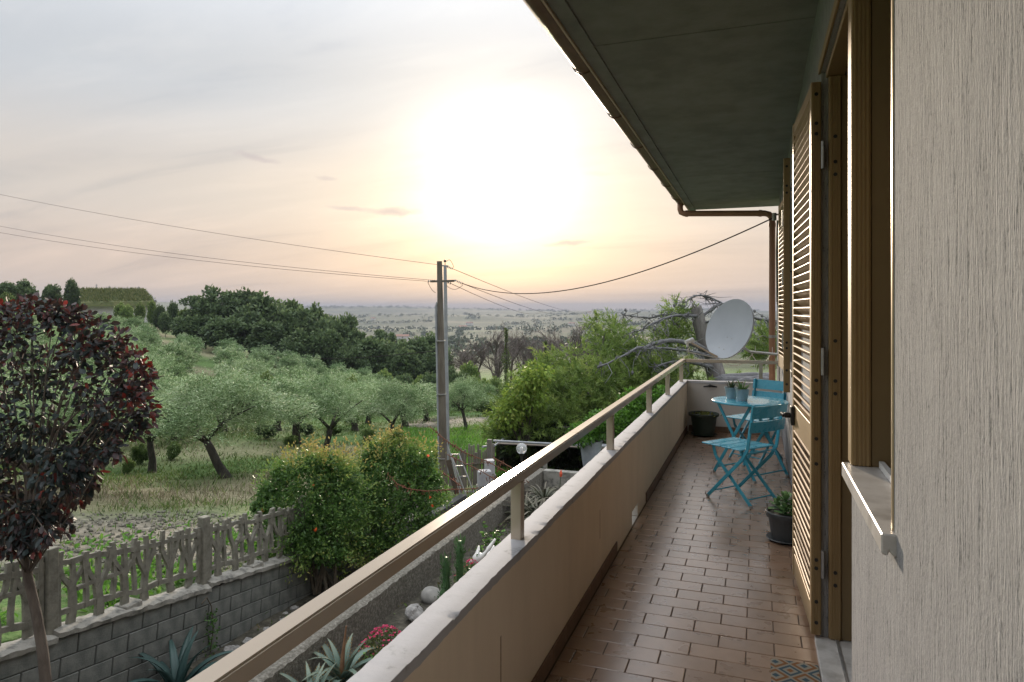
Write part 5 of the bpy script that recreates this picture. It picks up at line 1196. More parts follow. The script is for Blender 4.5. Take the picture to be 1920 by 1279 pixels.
    for px, py, h, w_, lab in ((908, 915, .34, .30, 'upright pale concrete block at the garden end, beside the post'), (918, 895, .33, .22, 'taller pale concrete block leaning on the lean-to post')):
        q = W(px, 580, 15.6 if h > .335 else 16.2); o = part('concrete_block', MB().box(-w_ / 2, w_ / 2, -.12, .12, 0, h), mat('pale concrete', (.30, .30, .31), (.38, .38, .38), .9, 6), bev=.015); o.location = (q.x, q.y, -2.42 if h > .335 else -2.3); o.rotation_euler = (0, 0, YAW + .2); tag(o, lab, 'concrete block', 'pale concrete blocks')
        part('footing', MB().box(-w_ / 2 - .02, w_ / 2 + .02, -.14, .14, -.95, -.001), M_conc, o, local=True)
    # garden globe lamp
    q = W(978, 841, 14.5); g = thing('globe_lamp', 'clear globe garden lamp on a thin post above the rail', 'lamp', (q.x, q.y, -2.9))
    m, nt, bs = newmat('clear globe'); bs.inputs['Base Color'].default_value = (.9, .92, .95, 1); bs.inputs['Roughness'].default_value = .06; bs.inputs['Transmission Weight'].default_value = .75; bs.inputs['IOR'].default_value = 1.25
    part('globe', MB().ball(q, .115, 24, 16), m, g, True, angle=None); part('bulb', MB().tube([q - Vector((0, 0, .1)), q + Vector((0, 0, .02))], .028, 10), M_white, g); part('post', MB().tube([(q.x, q.y, -2.95), q - Vector((0, 0, .11))], .025, 10), M_black, g); part('collar', MB().tube([q - Vector((0, 0, .14)), q - Vector((0, 0, .1))], .05, 12), M_black, g)
    # big tapered planter with a bright shrub
    q = W(1108, 580, 16.6); zt = W(1108, 826, 16.6).z; t = thing('tall_planter', 'tall tapered blue-grey planter with bright green shrub beyond the coping', 'planter', (q.x, q.y, zt - .95))
    part('pot', MB().lathe([(.12, 0), (.15, .06), (.21, .45), (.255, .78), (.27, .9), (.285, .95), (.25, .95), (.235, .88), (.001, .87)], 32), mat('blue grey stoneware', (.235, .27, .30), (.30, .33, .36), .7, 9, bump=.05, bscale=60), t, True, local=True, angle=.7)
    part('plinth', MB().box(-.2, .2, -.2, .2, -(zt - .95 + 3.1), -.001), M_conc, t, local=True)
    M_br = leafmat('bright green leaf', [(.05, .13, .015), (.09, .22, .025), (.16, .33, .05)], .45, .4)
    C = np.array([W(px, py, dd) for px, py, dd in ((1090, 815, 16.4), (1120, 805, 16.6), (1150, 808, 16.8), (1125, 790, 16.8), (1160, 785, 17), (1190, 772, 17.2), (1210, 752, 17.4), (1170, 800, 17), (1235, 765, 17.6), (1200, 790, 17.2), (1240, 745, 17.6), (1185, 748, 17.5))])
    P, s_, _ = crown_pts(rng, 5200, C, .36, .4, .8); V, F, T = leaves(P, s_ + rng.normal(size=P.shape) * .6, .085, .026, np.clip(.4 + .3 * s_[:, 2] + rng.normal(size=len(P)) * .2, 0, 1), rng, six=True)
    part('foliage', np_mesh('foliage', V, F, T), M_br, t); st = MB()
    for c in C: st.tube([(q.x, q.y, zt - .1), ((q.x + c[0]) / 2, (q.y + c[1]) / 2, zt + .05), tuple(c)], [.02, .014, .006], 5)
    part('stems', st, M_wood, t, kind='stuff')
build_yard_end()
# ------------------------------------------------------------------ olive grove
M_obark = mat('dark olive bark', (.022, .019, .015), (.06, .052, .042), .95, 9, stretch=(1, 1, .35), bump=.25, bscale=22)
M_olive = leafmat('silver green olive leaf', [(.075, .135, .05), (.17, .265, .11), (.32, .42, .225), (.50, .57, .39)], .24, .55, .3, objvar=.12)
def olive_crown(seed, n, L_, Wd, rx=2.0, rz=1.25, ncl=60, clr=.5, zc=2.55, lean=(0, 0)):
    rng = np.random.default_rng(seed); s = unit(rng.normal(size=(ncl, 3))) * (rng.random((ncl, 1)) ** .38); C = s * [rx, rx, rz] * .82
    ang = np.arctan2(C[:, 1], C[:, 0]); C[:, 2] -= .28 * (np.hypot(C[:, 0], C[:, 1]) / rx) ** 2 + .15 * np.sin(3 * ang + seed); C += [lean[0], lean[1], zc]
    cr = clr * rng.uniform(.65, 1.2, ncl)
    # sprays: short drooping shoots through each clump
    ns = n // 9; i = rng.integers(0, ncl, ns); sp = sphere_pts(rng, ns, .4); st = C[i] + sp * cr[i][:, None] * .75
    cen = np.array([lean[0], lean[1], zc - .4]); out = unit(st - cen); dr = unit(out * .7 + sp * .4 + rng.normal(size=(ns, 3)) * .35 + [0, 0, .25]); ln = rng.uniform(.2, .5, ns) * (clr / .5)
    u = rng.random((ns, 9)); P = st[:, None] + dr[:, None] * (u * ln[:, None])[..., None]; P[..., 2] -= u ** 2 * .15; P = P.reshape(-1, 3) + rng.normal(size=(ns * 9, 3)) * .03
    A = np.repeat(dr, 9, 0) + rng.normal(size=P.shape) * .65
    T = np.clip(.42 + np.repeat((rng.normal(size=ncl) * .17)[i], 9) + rng.normal(size=len(P)) * .2, 0, 1)
    V, F, T = leaves(P, A, rng.uniform(.75, 1.2, len(P)) * L_, Wd, T, rng, .25)
    return np_mesh('crown', V, F, T)
def olive_trunk(seed, h=1.15, r=.17, spread=1.0, lean=(.15, 0)):
    rn = random.Random(seed); b = MB(); f = Vector((lean[0], lean[1], h))
    b.tube([(0, 0, -.3), (0, 0, 0), f * .35 + Vector((rn.uniform(-.06, .06), rn.uniform(-.06, .06), 0)), f * .75, f], [r * 1.7, r * 1.35, r, r * .92, r * .8], 10)
    k = rn.choice((3, 4, 4)); a0 = rn.uniform(0, 6.28)
    for j in range(k):
        a = a0 + j * 6.28 / k + rn.uniform(-.4, .4); d = Vector((math.cos(a), math.sin(a), 0)); p1 = f + d * .32 * spread + Vector((0, 0, .38)); p2 = f + d * .8 * spread + Vector((0, 0, .9)); p3 = f + d * 1.25 * spread + Vector((rn.uniform(-.2, .2), rn.uniform(-.2, .2), 1.35))
        b.tube([f - Vector((0, 0, .12)), p1, p2, p3], [r * .66, r * .5, r * .34, r * .12], 7)
        for q in range(3):
            s = p1.lerp(p2, rn.random()) if q < 2 else p2; e = s + Vector((rn.uniform(-.7, .7), rn.uniform(-.7, .7), rn.uniform(.3, .9))); b.tube([s, s.lerp(e, .5) + Vector((0, 0, .1)), e], [r * .26, r * .17, r * .06], 5)
    return b.mesh('trunk', True)
def build_olives():
    rnd = random.Random(51)
    hi = [(olive_crown(60 + k, 27000, .085, .0125, rz=1.0, ncl=64, clr=.48, zc=2.8), olive_trunk(70 + k, h=1.45, r=.105, spread=1.15, lean=((.5, .2, .1)[k], 0))) for k in range(3)]
    mid = [(olive_crown(80 + k, 12600, .13, .021, ncl=56, clr=.52), olive_trunk(90 + k)) for k in range(3)]
    lo = [(olive_crown(100 + k, 6300, .20, .036, ncl=50, clr=.55, rz=1.35, zc=2.3), olive_trunk(110 + k, h=.9)) for k in range(3)]
    def olive(px, d, s, var, lab, group, rz=None, dz=0):
        p = on_ground(px, d, dz); c, tr = var; t = thing('olive_tree', lab, 'olive tree', p, group)
        t.rotation_euler.z = rnd.uniform(0, 6.28) if rz is None else rz; t.scale = (s[0], s[0], s[1]) if isinstance(s, tuple) else (s, s, s)
        part('trunk', tr, M_obark, t, local=True); part('crown', c, M_olive, t, local=True); return t
    # the first row, each with its own look
    G = 'olive trees of the front row'
    first = [(425, 20.5, (1.3, .82), 0, 'front olive tree with forked leaning trunk, straight above the block wall post', math.pi + YAW), (609, 26.5, (1.1, .85), 1, 'front olive tree with dark straight trunk rising behind the lower shrub', .4), (733, 31.5, (.98, .74), 2, 'front olive tree nearest the poles, trunk behind the taller shrub', 1.2),
             (148, 15.6, (.95, .72), 1, 'olive tree whose thick trunk shows under the purple plum crown', 4.0), (875, 38.5, (.9, .74), 0, 'small spreading olive standing alone beyond the two poles', 2.6), (285, 22.5, (1.05, .78), 2, 'front olive tree between the plum crown and the forked olive', 5.0)]
    for px, d, s, v, lab, rz in first: olive(px, d, s, hi[v], lab, G, rz)
    G = 'olive trees of the second row'
    for k, (px, d) in enumerate(((20, 21), (200, 27.5), (330, 30), (420, 33), (520, 34.5), (555, 30), (665, 37), (760, 41), (690, 45), (800, 47), (250, 36), (110, 32), (-60, 27))):
        olive(px, d, (rnd.uniform(.95, 1.15), rnd.uniform(.66, .78)), mid[k % 3], f'olive tree in the dense belt behind the front row, {ORD[k]} planted along it', G)
    # hillside rows climbing towards the wood
    rows = [  # start (px,d) -> end (px,d), n
        ((35, 38), (60, 74), 7), ((150, 40), (175, 88), 8), ((300, 44), (350, 80), 7), ((265, 42), (262, 92), 8), ((448, 46), (425, 82), 7), ((470, 44), (490, 88), 8), ((555, 50), (540, 86), 7), ((620, 52), (585, 84), 6), ((665, 54), (640, 84), 6), ((715, 58), (690, 86), 5), ((-50, 36), (-30, 74), 7), ((215, 60), (215, 92), 5)]
    for r, (a, b, n) in enumerate(rows):
        for k in range(n):
            u = k / (n - 1); px = a[0] + (b[0] - a[0]) * u + rnd.uniform(-7, 7); d = a[1] * (b[1] / a[1]) ** u
            olive(px, d, (rnd.uniform(.78, 1.0), rnd.uniform(.68, .88)), (mid if d < 48 else lo)[(r + k) % 3], f'silvery hillside olive, {ORD[k]} uphill in the {ORD[r]} planted row', 'hillside olive rows')
build_olives()

# ------------------------------------------------------------------ woods, shrubs and bare trees
M_tbark = mat('dark tree bark', (.05, .042, .035), (.09, .078, .065), .95, 9)
M_wood_leaf = leafmat('dark broadleaf', [(.038, .066, .034), (.064, .102, .047), (.097, .145, .062), (.14, .19, .08)], .25, .55, .25, objvar=.18)
M_bush_leaf = leafmat('mid green bush leaf', [(.055, .095, .03), (.09, .15, .04), (.14, .205, .06), (.22, .27, .09)], .32, .5, .25, objvar=.25)
def broad_crown(seed, n, leaf, rx=1.0, rz=1.0, ncl=46, clr=.3, sparse=False):
    """unit crown: radius 1, from z 0 to 2"""
    rng = np.random.default_rng(seed); s = unit(rng.normal(size=(ncl, 3))) * (rng.random((ncl, 1)) ** (.33 if not sparse else .25)); C = s * [rx, rx, rz] * (1 - clr * .75); C[:, 2] += 1
    cr = clr * rng.uniform(.6, 1.25, ncl); P, sp, i = crown_pts(rng, n, C, cr, .42, .8)
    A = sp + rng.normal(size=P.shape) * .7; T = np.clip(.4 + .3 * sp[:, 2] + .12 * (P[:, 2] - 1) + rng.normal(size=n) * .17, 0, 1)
    V, F, T = leaves(P, A, rng.uniform(.7, 1.3, n) * leaf, leaf * .33, T, rng, .3); return np_mesh('crown', V, F, T)
def trunk_mesh(seed, h=1.0, r=.05, fork=5):
    rn = random.Random(seed); b = MB(); b.tube([(0, 0, -.25), (0, 0, 0), (.02, 0, h * .5), (0, .02, h)], [r * 1.5, r * 1.2, r, r * .7], 8)
    for k in range(fork): a = k * 2.4; b.tube([(0, .01, h * .8), (.3 * math.cos(a), .3 * math.sin(a), h * 1.15), (.6 * math.cos(a), .6 * math.sin(a), h * 1.5)], [r * .6, r * .4, r * .12], 5)
    return b.mesh('trunk', True)
def build_wood():
    rnd = random.Random(61)
    dense = [(broad_crown(120 + k, 7000, .17, ncl=60, clr=.30), trunk_mesh(130 + k, .8)) for k in range(3)]
    spars = [(broad_crown(140 + k, 4200, .13, ncl=44, clr=.2, sparse=True), trunk_mesh(150 + k, 1.0, .04, 9)) for k in range(2)]
    bush = [(broad_crown(160 + k, 4200, .16, ncl=40, clr=.34), trunk_mesh(170 + k, .5, .04)) for k in range(3)]
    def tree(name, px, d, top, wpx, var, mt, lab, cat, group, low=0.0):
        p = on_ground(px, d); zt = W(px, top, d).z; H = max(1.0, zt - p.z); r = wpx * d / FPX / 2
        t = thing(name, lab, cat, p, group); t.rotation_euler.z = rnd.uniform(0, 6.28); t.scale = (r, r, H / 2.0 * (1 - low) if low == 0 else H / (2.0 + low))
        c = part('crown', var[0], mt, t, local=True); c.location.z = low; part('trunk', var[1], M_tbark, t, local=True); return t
    wood = [(348, 96, 592, 60), (372, 104, 548, 78), (412, 101, 533, 92), (452, 104, 541, 84), (490, 98, 551, 104), (528, 106, 556, 96), (556, 98, 576, 100), (590, 104, 572, 78), (618, 96, 592, 84), (645, 100, 588, 72), (668, 95, 618, 74), (612, 90, 612, 74), (700, 93, 632, 84), (722, 118, 612, 66), (745, 98, 636, 70), (775, 102, 632, 84), (805, 106, 626, 76), (655, 88, 645, 66), (760, 88, 652, 64), (820, 96, 645, 60), (430, 94, 590, 90), (500, 92, 600, 84), (560, 90, 618, 74), (385, 98, 585, 80), (470, 97, 580, 80)]
    for k, (px, d, top, w) in enumerate(wood):
        sp = k in (1, 2, 13); v = spars[k % 2] if sp else dense[k % 3]
        lab = ('tall thin-crowned tree at the wood edge, ' if sp else 'dark broadleaf tree of the wood above the olives, ') + (ORD[k] if k < 20 else ('twenty-' + ORD[k - 20])) + ' along it'
        tree('broadleaf_tree', px, d, top, w, v, M_wood_leaf, lab, 'tree', 'trees of the dark wood', .25 if not sp else .5)
    # trees on the hill crest by the building
    crest = [(15, 98, 528, 46), (45, 100, 524, 44), (98, 112, 530, 34), (135, 112, 522, 30), (285, 118, 562, 18), (322, 112, 559, 25), (225, 112, 564, 26), (262, 112, 565, 22), (298, 106, 566, 26), (345, 108, 572, 26), (240, 106, 570, 30), (310, 104, 580, 26), (5, 88, 545, 40)]
    for k, (px, d, top, w) in enumerate(crest):
        tree('crest_tree', px, d, top, w, dense[k % 3] if k < 4 else bush[k % 3], M_wood_leaf if k in (0, 1, 2, 3, 5) else M_bush_leaf, f'small crest tree by the grass-roofed building, {ORD[k]} along the skyline', 'tree', 'trees on the hill crest', .15)
    # bushes between olives and the valley
    bs = [(462, 44, 688, 46), (500, 43, 694, 34), (545, 47, 690, 30), (340, 41, 708, 30), (660, 50, 702, 30), (755, 66, 694, 46), (790, 64, 700, 44), (720, 70, 690, 40), (860, 60, 690, 52), (895, 58, 700, 60), (930, 60, 705, 56), (812, 62, 690, 52), (955, 56, 712, 50), (880, 74, 676, 44), (840, 70, 680, 44), (915, 50, 738, 50), (945, 47, 735, 46), (835, 52, 722, 40), (782, 55, 716, 40), (985, 52, 710, 46)]
    for k, (px, d, top, w) in enumerate(bs):
        tree('bush', px, d, top, w, bush[k % 3], M_bush_leaf, f'mid-green wild bush between the olives and the valley, {ORD[k]} of the thicket', 'bush', 'wild bushes before the valley')
    # yellow green tufts under the olives
    for k, (px, d, h, w) in enumerate(((262, 24, .8, 34), (325, 25, .7, 30), (575, 33, .7, 30), (625, 34, .6, 34), (690, 33, .6, 30), (310, 32, .8, 36), (545, 29, .5, 30), (820, 24, 1.0, 22), (500, 31, .8, 40), (660, 42, .9, 30), (240, 22, .5, 26))):
        p = on_ground(px, d); r = w * d / FPX / 2; t = thing('weed_bush', f'low yellow-green weed bush under the olive trees, {ORD[k]} in the belt', 'weed', p, 'low weeds under the olives'); t.scale = (r, r, h / 2)
        part('foliage', bush[k % 3][0], M_yel, t, local=True)
M_yel = leafmat('yellow green weed', [(.07, .12, .02), (.13, .21, .035), (.21, .29, .05), (.3, .34, .09)], .4, .5, .2, objvar=.15)
build_wood()

def bare_tree_mesh(seed):
    rn = random.Random(seed); b = MB()
    def grow(p, d, l, r, lev):
        n = 3; pts = [p]; q = p
        for i in range(n): d = (d + Vector((rn.gauss(0, .1), rn.gauss(0, .1), .07))).normalized(); q = q + d * l / n; pts.append(q)
        b.tube(pts, [r, r * .85, r * .7, r * .55], 5 if lev < 2 else 3, cap=False)
        if lev < 4:
            for k in range((6, 5, 4, 4)[lev]):
                u = rn.uniform(.3, 1.0); s = pts[0].lerp(pts[-1], u) if False else pts[min(3, int(u * 3 + .5))]; a = rn.uniform(0, 6.28); nd = (d + (d.orthogonal().normalized() @ Matrix.Rotation(a, 3, d)) * rn.uniform(.5, 1.0)).normalized(); grow(s, nd, l * rn.uniform(.5, .75), r * .5, lev + 1)
    grow(Vector((0, 0, 0)), Vector((0, 0, 1)), 2.6, .14, 0); return b.mesh('branches')
def build_bare_trees():
    rnd = random.Random(71); M = mat('pale dead twig', (.10, .08, .072), (.14, .115, .10), .9, 5); ms = [bare_tree_mesh(s) for s in (1, 2, 3, 4)]
    zt = [max(v.co.z for v in m.vertices) for m in ms]
    L_ = [(880, 88, 628), (905, 92, 612), (930, 90, 600), (958, 93, 606), (985, 92, 628), (1005, 90, 622), (1030, 91, 608), (1048, 88, 615), (1068, 92, 590), (1090, 90, 618), (1108, 94, 632), (868, 95, 645), (940, 84, 636), (1020, 85, 640), (1078, 85, 630), (1130, 92, 625)]
    for k, (px, d, top) in enumerate(L_):
        p = on_ground(px, d, -.2); H = W(px, top, d).z - p.z; s = H / zt[k % 4]; t = thing('bare_tree', f'leafless grey tree at the valley edge, {ORD[k]} counted in the thicket', 'bare tree', p, 'bare trees at the valley edge')
        t.rotation_euler.z = rnd.uniform(0, 6.28); t.scale = (s * 1.15, s * 1.15, s); part('branches', ms[k % 4], M, t, local=True)
    rng = np.random.default_rng(72); Mi = leafmat('ivy leaf', [(.03, .06, .012), (.06, .10, .02), (.12, .14, .03)], .3, .5)
    for px, d, top, base, w, lab in ((949, 80, 616, 700, .95, 'narrow ivy-covered trunk among the bare trees'), (1023, 82, 640, 695, 1.1, 'broad ivy-covered stump among the bare trees')):
        p = on_ground(px, d); h = W(px, top, d).z - p.z; t = thing('ivy_trunk', lab, 'ivy', p, 'ivy-covered trunks')
        part('trunk', MB().tube([(0, 0, -.2), (.1, 0, h * .5), (0, 0, h)], [.2, .15, .05], 7), M_tbark, t, local=True); n = 1600; u = rng.random(n); a = rng.random(n) * 6.28
        rr = w * (1.15 - u) * (.7 + .5 * np.sin(u * 14 + px)) * rng.random(n) ** .5; P = np.c_[np.cos(a) * rr, np.sin(a) * rr, u * h]; V, F, T = leaves(P, rng.normal(size=(n, 3)), .16, .06, rng.random(n), rng); part('foliage', np_mesh('foliage', V, F, T), Mi, t, local=True)
build_bare_trees()

def build_pine():
    rng = np.random.default_rng(81); rnd = random.Random(81); D = 25.0
    M_pb = mat('grey pine bark', (.12, .11, .105), (.22, .205, .195), .95, 7, stretch=(1, 1, .4), bump=.25, bscale=16); M_br = mat('bleached branch', (.085, .085, .09), (.15, .15, .155), .9, 12)
    M_nd = leafmat('pine needles', [(.075, .125, .03), (.13, .20, .048), (.20, .285, .07), (.30, .35, .10)], .42, .5, .25, objvar=0)
    base = W(1352, 760, D); base.z = tz(base.x, base.y) - .3; t = thing('broken_pine', 'broken pine with snapped grey trunk, dead branches and drooping green boughs', 'pine tree', base)
    tp = [base, W(1350, 730, D), W(1336, 680, D), W(1322, 640, D), W(1311, 605, D), W(1305, 577, D)]
    part('trunk', MB().tube(tp, [.44, .37, .32, .28, .24, .21], 16), M_pb, t, True, angle=.8)
    sp = MB()
    for k in range(7): a = k * .9; o = Vector((math.cos(a) * .16, math.sin(a) * .16, 0)); sp.tube([tp[-1] + o, tp[-1] + o * .8 + Vector((.05, 0, rnd.uniform(.03, .16)))], [.06, .01], 5)
    part('splinters', sp, M_pb, t, kind='stuff')
    def br(pts, r0, r1, nm='branch'):
        P = [W(a, b, D + c) for a, b, c in pts]; n = len(P); fine = []
        for i in range(n - 1):
            p0, p1, p2, p3 = P[max(i - 1, 0)], P[i], P[i + 1], P[min(i + 2, n - 1)]
            for k in range(4):
                u = k / 4; fine.append(.5 * ((2 * p1) + (p2 - p0) * u + (2 * p0 - 5 * p1 + 4 * p2 - p3) * u * u + (3 * p1 - p0 - 3 * p2 + p3) * u ** 3))
        fine.append(P[-1]); m = len(fine); fine = [p + Vector((rnd.gauss(0, r0 * .12), rnd.gauss(0, r0 * .12), rnd.gauss(0, r0 * .15))) for p in fine]; part(nm, MB().tube(fine, [(r0 + (r1 - r0) * (i / (m - 1))) * rnd.uniform(.8, 1.18) for i in range(m)], 8), M_br, t, True, angle=None); return fine
    F1 = br([(1318, 592, 0), (1295, 592, -.3), (1262, 592, -.6), (1235, 602, -1), (1205, 617, -1.4), (1180, 625, -1.6)], .07, .018)
    F2 = br([(1300, 590, 0), (1250, 590, .3), (1215, 596, .6), (1180, 592, .8), (1165, 590, 1)], .055, .012)
    F3 = br([(1330, 660, -.2), (1305, 648, -.6), (1275, 640, -1), (1240, 640, -1.4), (1215, 650, -1.8), (1190, 655, -2.2), (1160, 672, -2.6), (1120, 690, -3)], .11, .025)
    F4 = br([(1330, 668, -.3), (1300, 660, -1), (1262, 655, -1.5), (1225, 652, -2), (1205, 660, -2.4)], .07, .018)
    F5 = br([(1345, 690, 0), (1300, 680, -1), (1260, 678, -1.5), (1225, 690, -2)], .08, .02)
    F6 = br([(1310, 600, 0), (1340, 575, .3), (1352, 568, .5), (1330, 558, .3), (1312, 554, 0), (1292, 560, -.3), (1285, 575, -.5)], .06, .015)
    F7 = br([(1325, 620, .2), (1380, 590, .8), (1410, 595, 1), (1445, 602, 1.3), (1475, 606, 1.5)], .075, .04)
    F8 = br([(1430, 598, 1.1), (1440, 612, 1), (1434, 625, 1)], .03, .01); br([(1318, 606, 0), (1330, 603, -.3), (1335, 602, -.6)], .05, .03)
    for k in range(3): br([(1345 - 6 * k, 712 + 4 * k, -.5), (1400, 706 + 5 * k, -.3 - .4 * k), (1450, 704 + 4 * k, -.5 - .3 * k)], .16, .12, 'fallen_limb')
    tw = MB()
    for F_ in (F1, F2, F3, F4, F5, F6, F7):
        for k in range(48):
            a = rnd.choice(F_[2:]); l = rnd.uniform(.3, 1.1); e = a + Vector((rnd.gauss(0, .5), rnd.gauss(0, .5), rnd.uniform(-.9, .35))) * l; mid = a.lerp(e, .5) + Vector((rnd.gauss(0, .1), rnd.gauss(0, .1), rnd.gauss(0, .08))); tw.tube([a, mid, e], [.017, .011, .005], 4, cap=False)
            if rnd.random() < .12: tw.ball(e, (.05, .05, .07), 6, 4)
    part('twigs', tw, M_br, t, kind='stuff')
    # drooping boughs: (px, py, depth, radius)
    L_ = [(1000, 760, 22, 1.1), (960, 795, 21.5, .8), (985, 815, 21, .7), (1040, 790, 21.5, 1.0), (1060, 740, 22.5, 1.3), (1100, 700, 23.5, 1.2), (1130, 740, 23, 1.4), (1090, 790, 22, 1.1), (1140, 790, 22.5, 1.0), (1190, 720, 24, 1.3), (1180, 670, 24.5, 1.1), (1145, 650, 25, .8), (1220, 690, 24.5, 1.0), (1240, 730, 24, 1.1), (1010, 715, 23, .8), (1035, 690, 23.5, .7), (1150, 625, 26, .6), (1180, 790, 23, 1.0), (1215, 775, 23, 1.0), (1260, 700, 25, .7), (1270, 745, 24.5, .9), (1130, 610, 26.5, .5),
          (1272, 610, 25.4, .55), (1258, 625, 25.2, .5), (1285, 595, 26.2, .45), (1270, 580, 25.4, .35), (1245, 630, 25, .4), (1296, 632, 26.4, .5), (1255, 650, 25.4, .45), (1285, 700, 25.4, .6), (1310, 735, 24, .5), (1440, 640, 26, .7), (1450, 665, 26, .6), (1430, 655, 26, .5), (1300, 755, 24, .8), (1290, 780, 23.5, .8), (1390, 725, 25, .5), (940, 815, 21.5, .5), (1010, 690, 23.2, .4)]
    C = np.array([W(a, b, c) for a, b, c, r in L_]); R = np.array([r for *_, r in L_])
    ns = 3600; w = R ** 2; w /= w.sum(); i = rng.choice(len(C), ns, p=w); s = sphere_pts(rng, ns, .45); st = C[i] + s * R[i][:, None] * [1, 1, .75]
    dr = unit(s * .7 + rng.normal(size=(ns, 3)) * .4 + [-.25 * CT, -.25 * ST, .15]); k = 24; ln = rng.uniform(.25, .5, ns); u = rng.random((ns, k)); P = (st[:, None] + dr[:, None] * (u * ln[:, None])[..., None]).reshape(-1, 3)
    A = np.repeat(dr, k, 0) * .9 + rng.normal(size=P.shape) * .55; T = np.clip(np.repeat(.38 + .25 * s[:, 2] + rng.normal(size=ns) * .16, k) + rng.normal(size=ns * k) * .1, 0, 1)
    V, F, T = leaves(P, A, rng.uniform(.13, .24, len(P)), .0145, T, rng, .1); part('needles', np_mesh('needles', V, F, T), M_nd, t, kind='stuff')
    bb = MB()
    for c, r in zip(C, R):
        for q in range(2): a = Vector(c) + Vector((rnd.gauss(0, r * .3), rnd.gauss(0, r * .3), rnd.gauss(0, r * .2))); e = a + Vector((rnd.gauss(0, r * .6), rnd.gauss(0, r * .6), rnd.gauss(-.1, r * .3))); bb.tube([a, a.lerp(e, .5) + Vector((0, 0, .1)), e], [.03, .02, .008], 4, cap=False)
    part('boughs', bb, M_pb, t, kind='stuff')
    # yellowish broadleaf shrub showing through the boughs
    q = on_ground(985, 21); sh = thing('yellow_shrub', 'yellowish broadleaf shrub pushing through the pine boughs', 'shrub', q); C2 = np.array([W(a, b, 20.6) for a, b in ((975, 740), (990, 715), (1010, 700), (965, 765), (1000, 745), (950, 780))]); P, s, _ = crown_pts(rng, 1700, C2, .5, .4, .8)
    V, F, T = leaves(P, s + rng.normal(size=P.shape) * .6 + [0, 0, -.4], .13, .036, np.clip(.5 + rng.normal(size=len(P)) * .25, 0, 1), rng, six=True); part('foliage', np_mesh('foliage', V, F, T), M_yel, sh)
    st = MB()
    for c in C2: st.tube([q, (q + Vector(c)) / 2 + Vector((0, 0, .3)), Vector(c)], [.04, .03, .01], 5)
    part('stems', st, M_tbark, sh, kind='stuff')
build_pine()

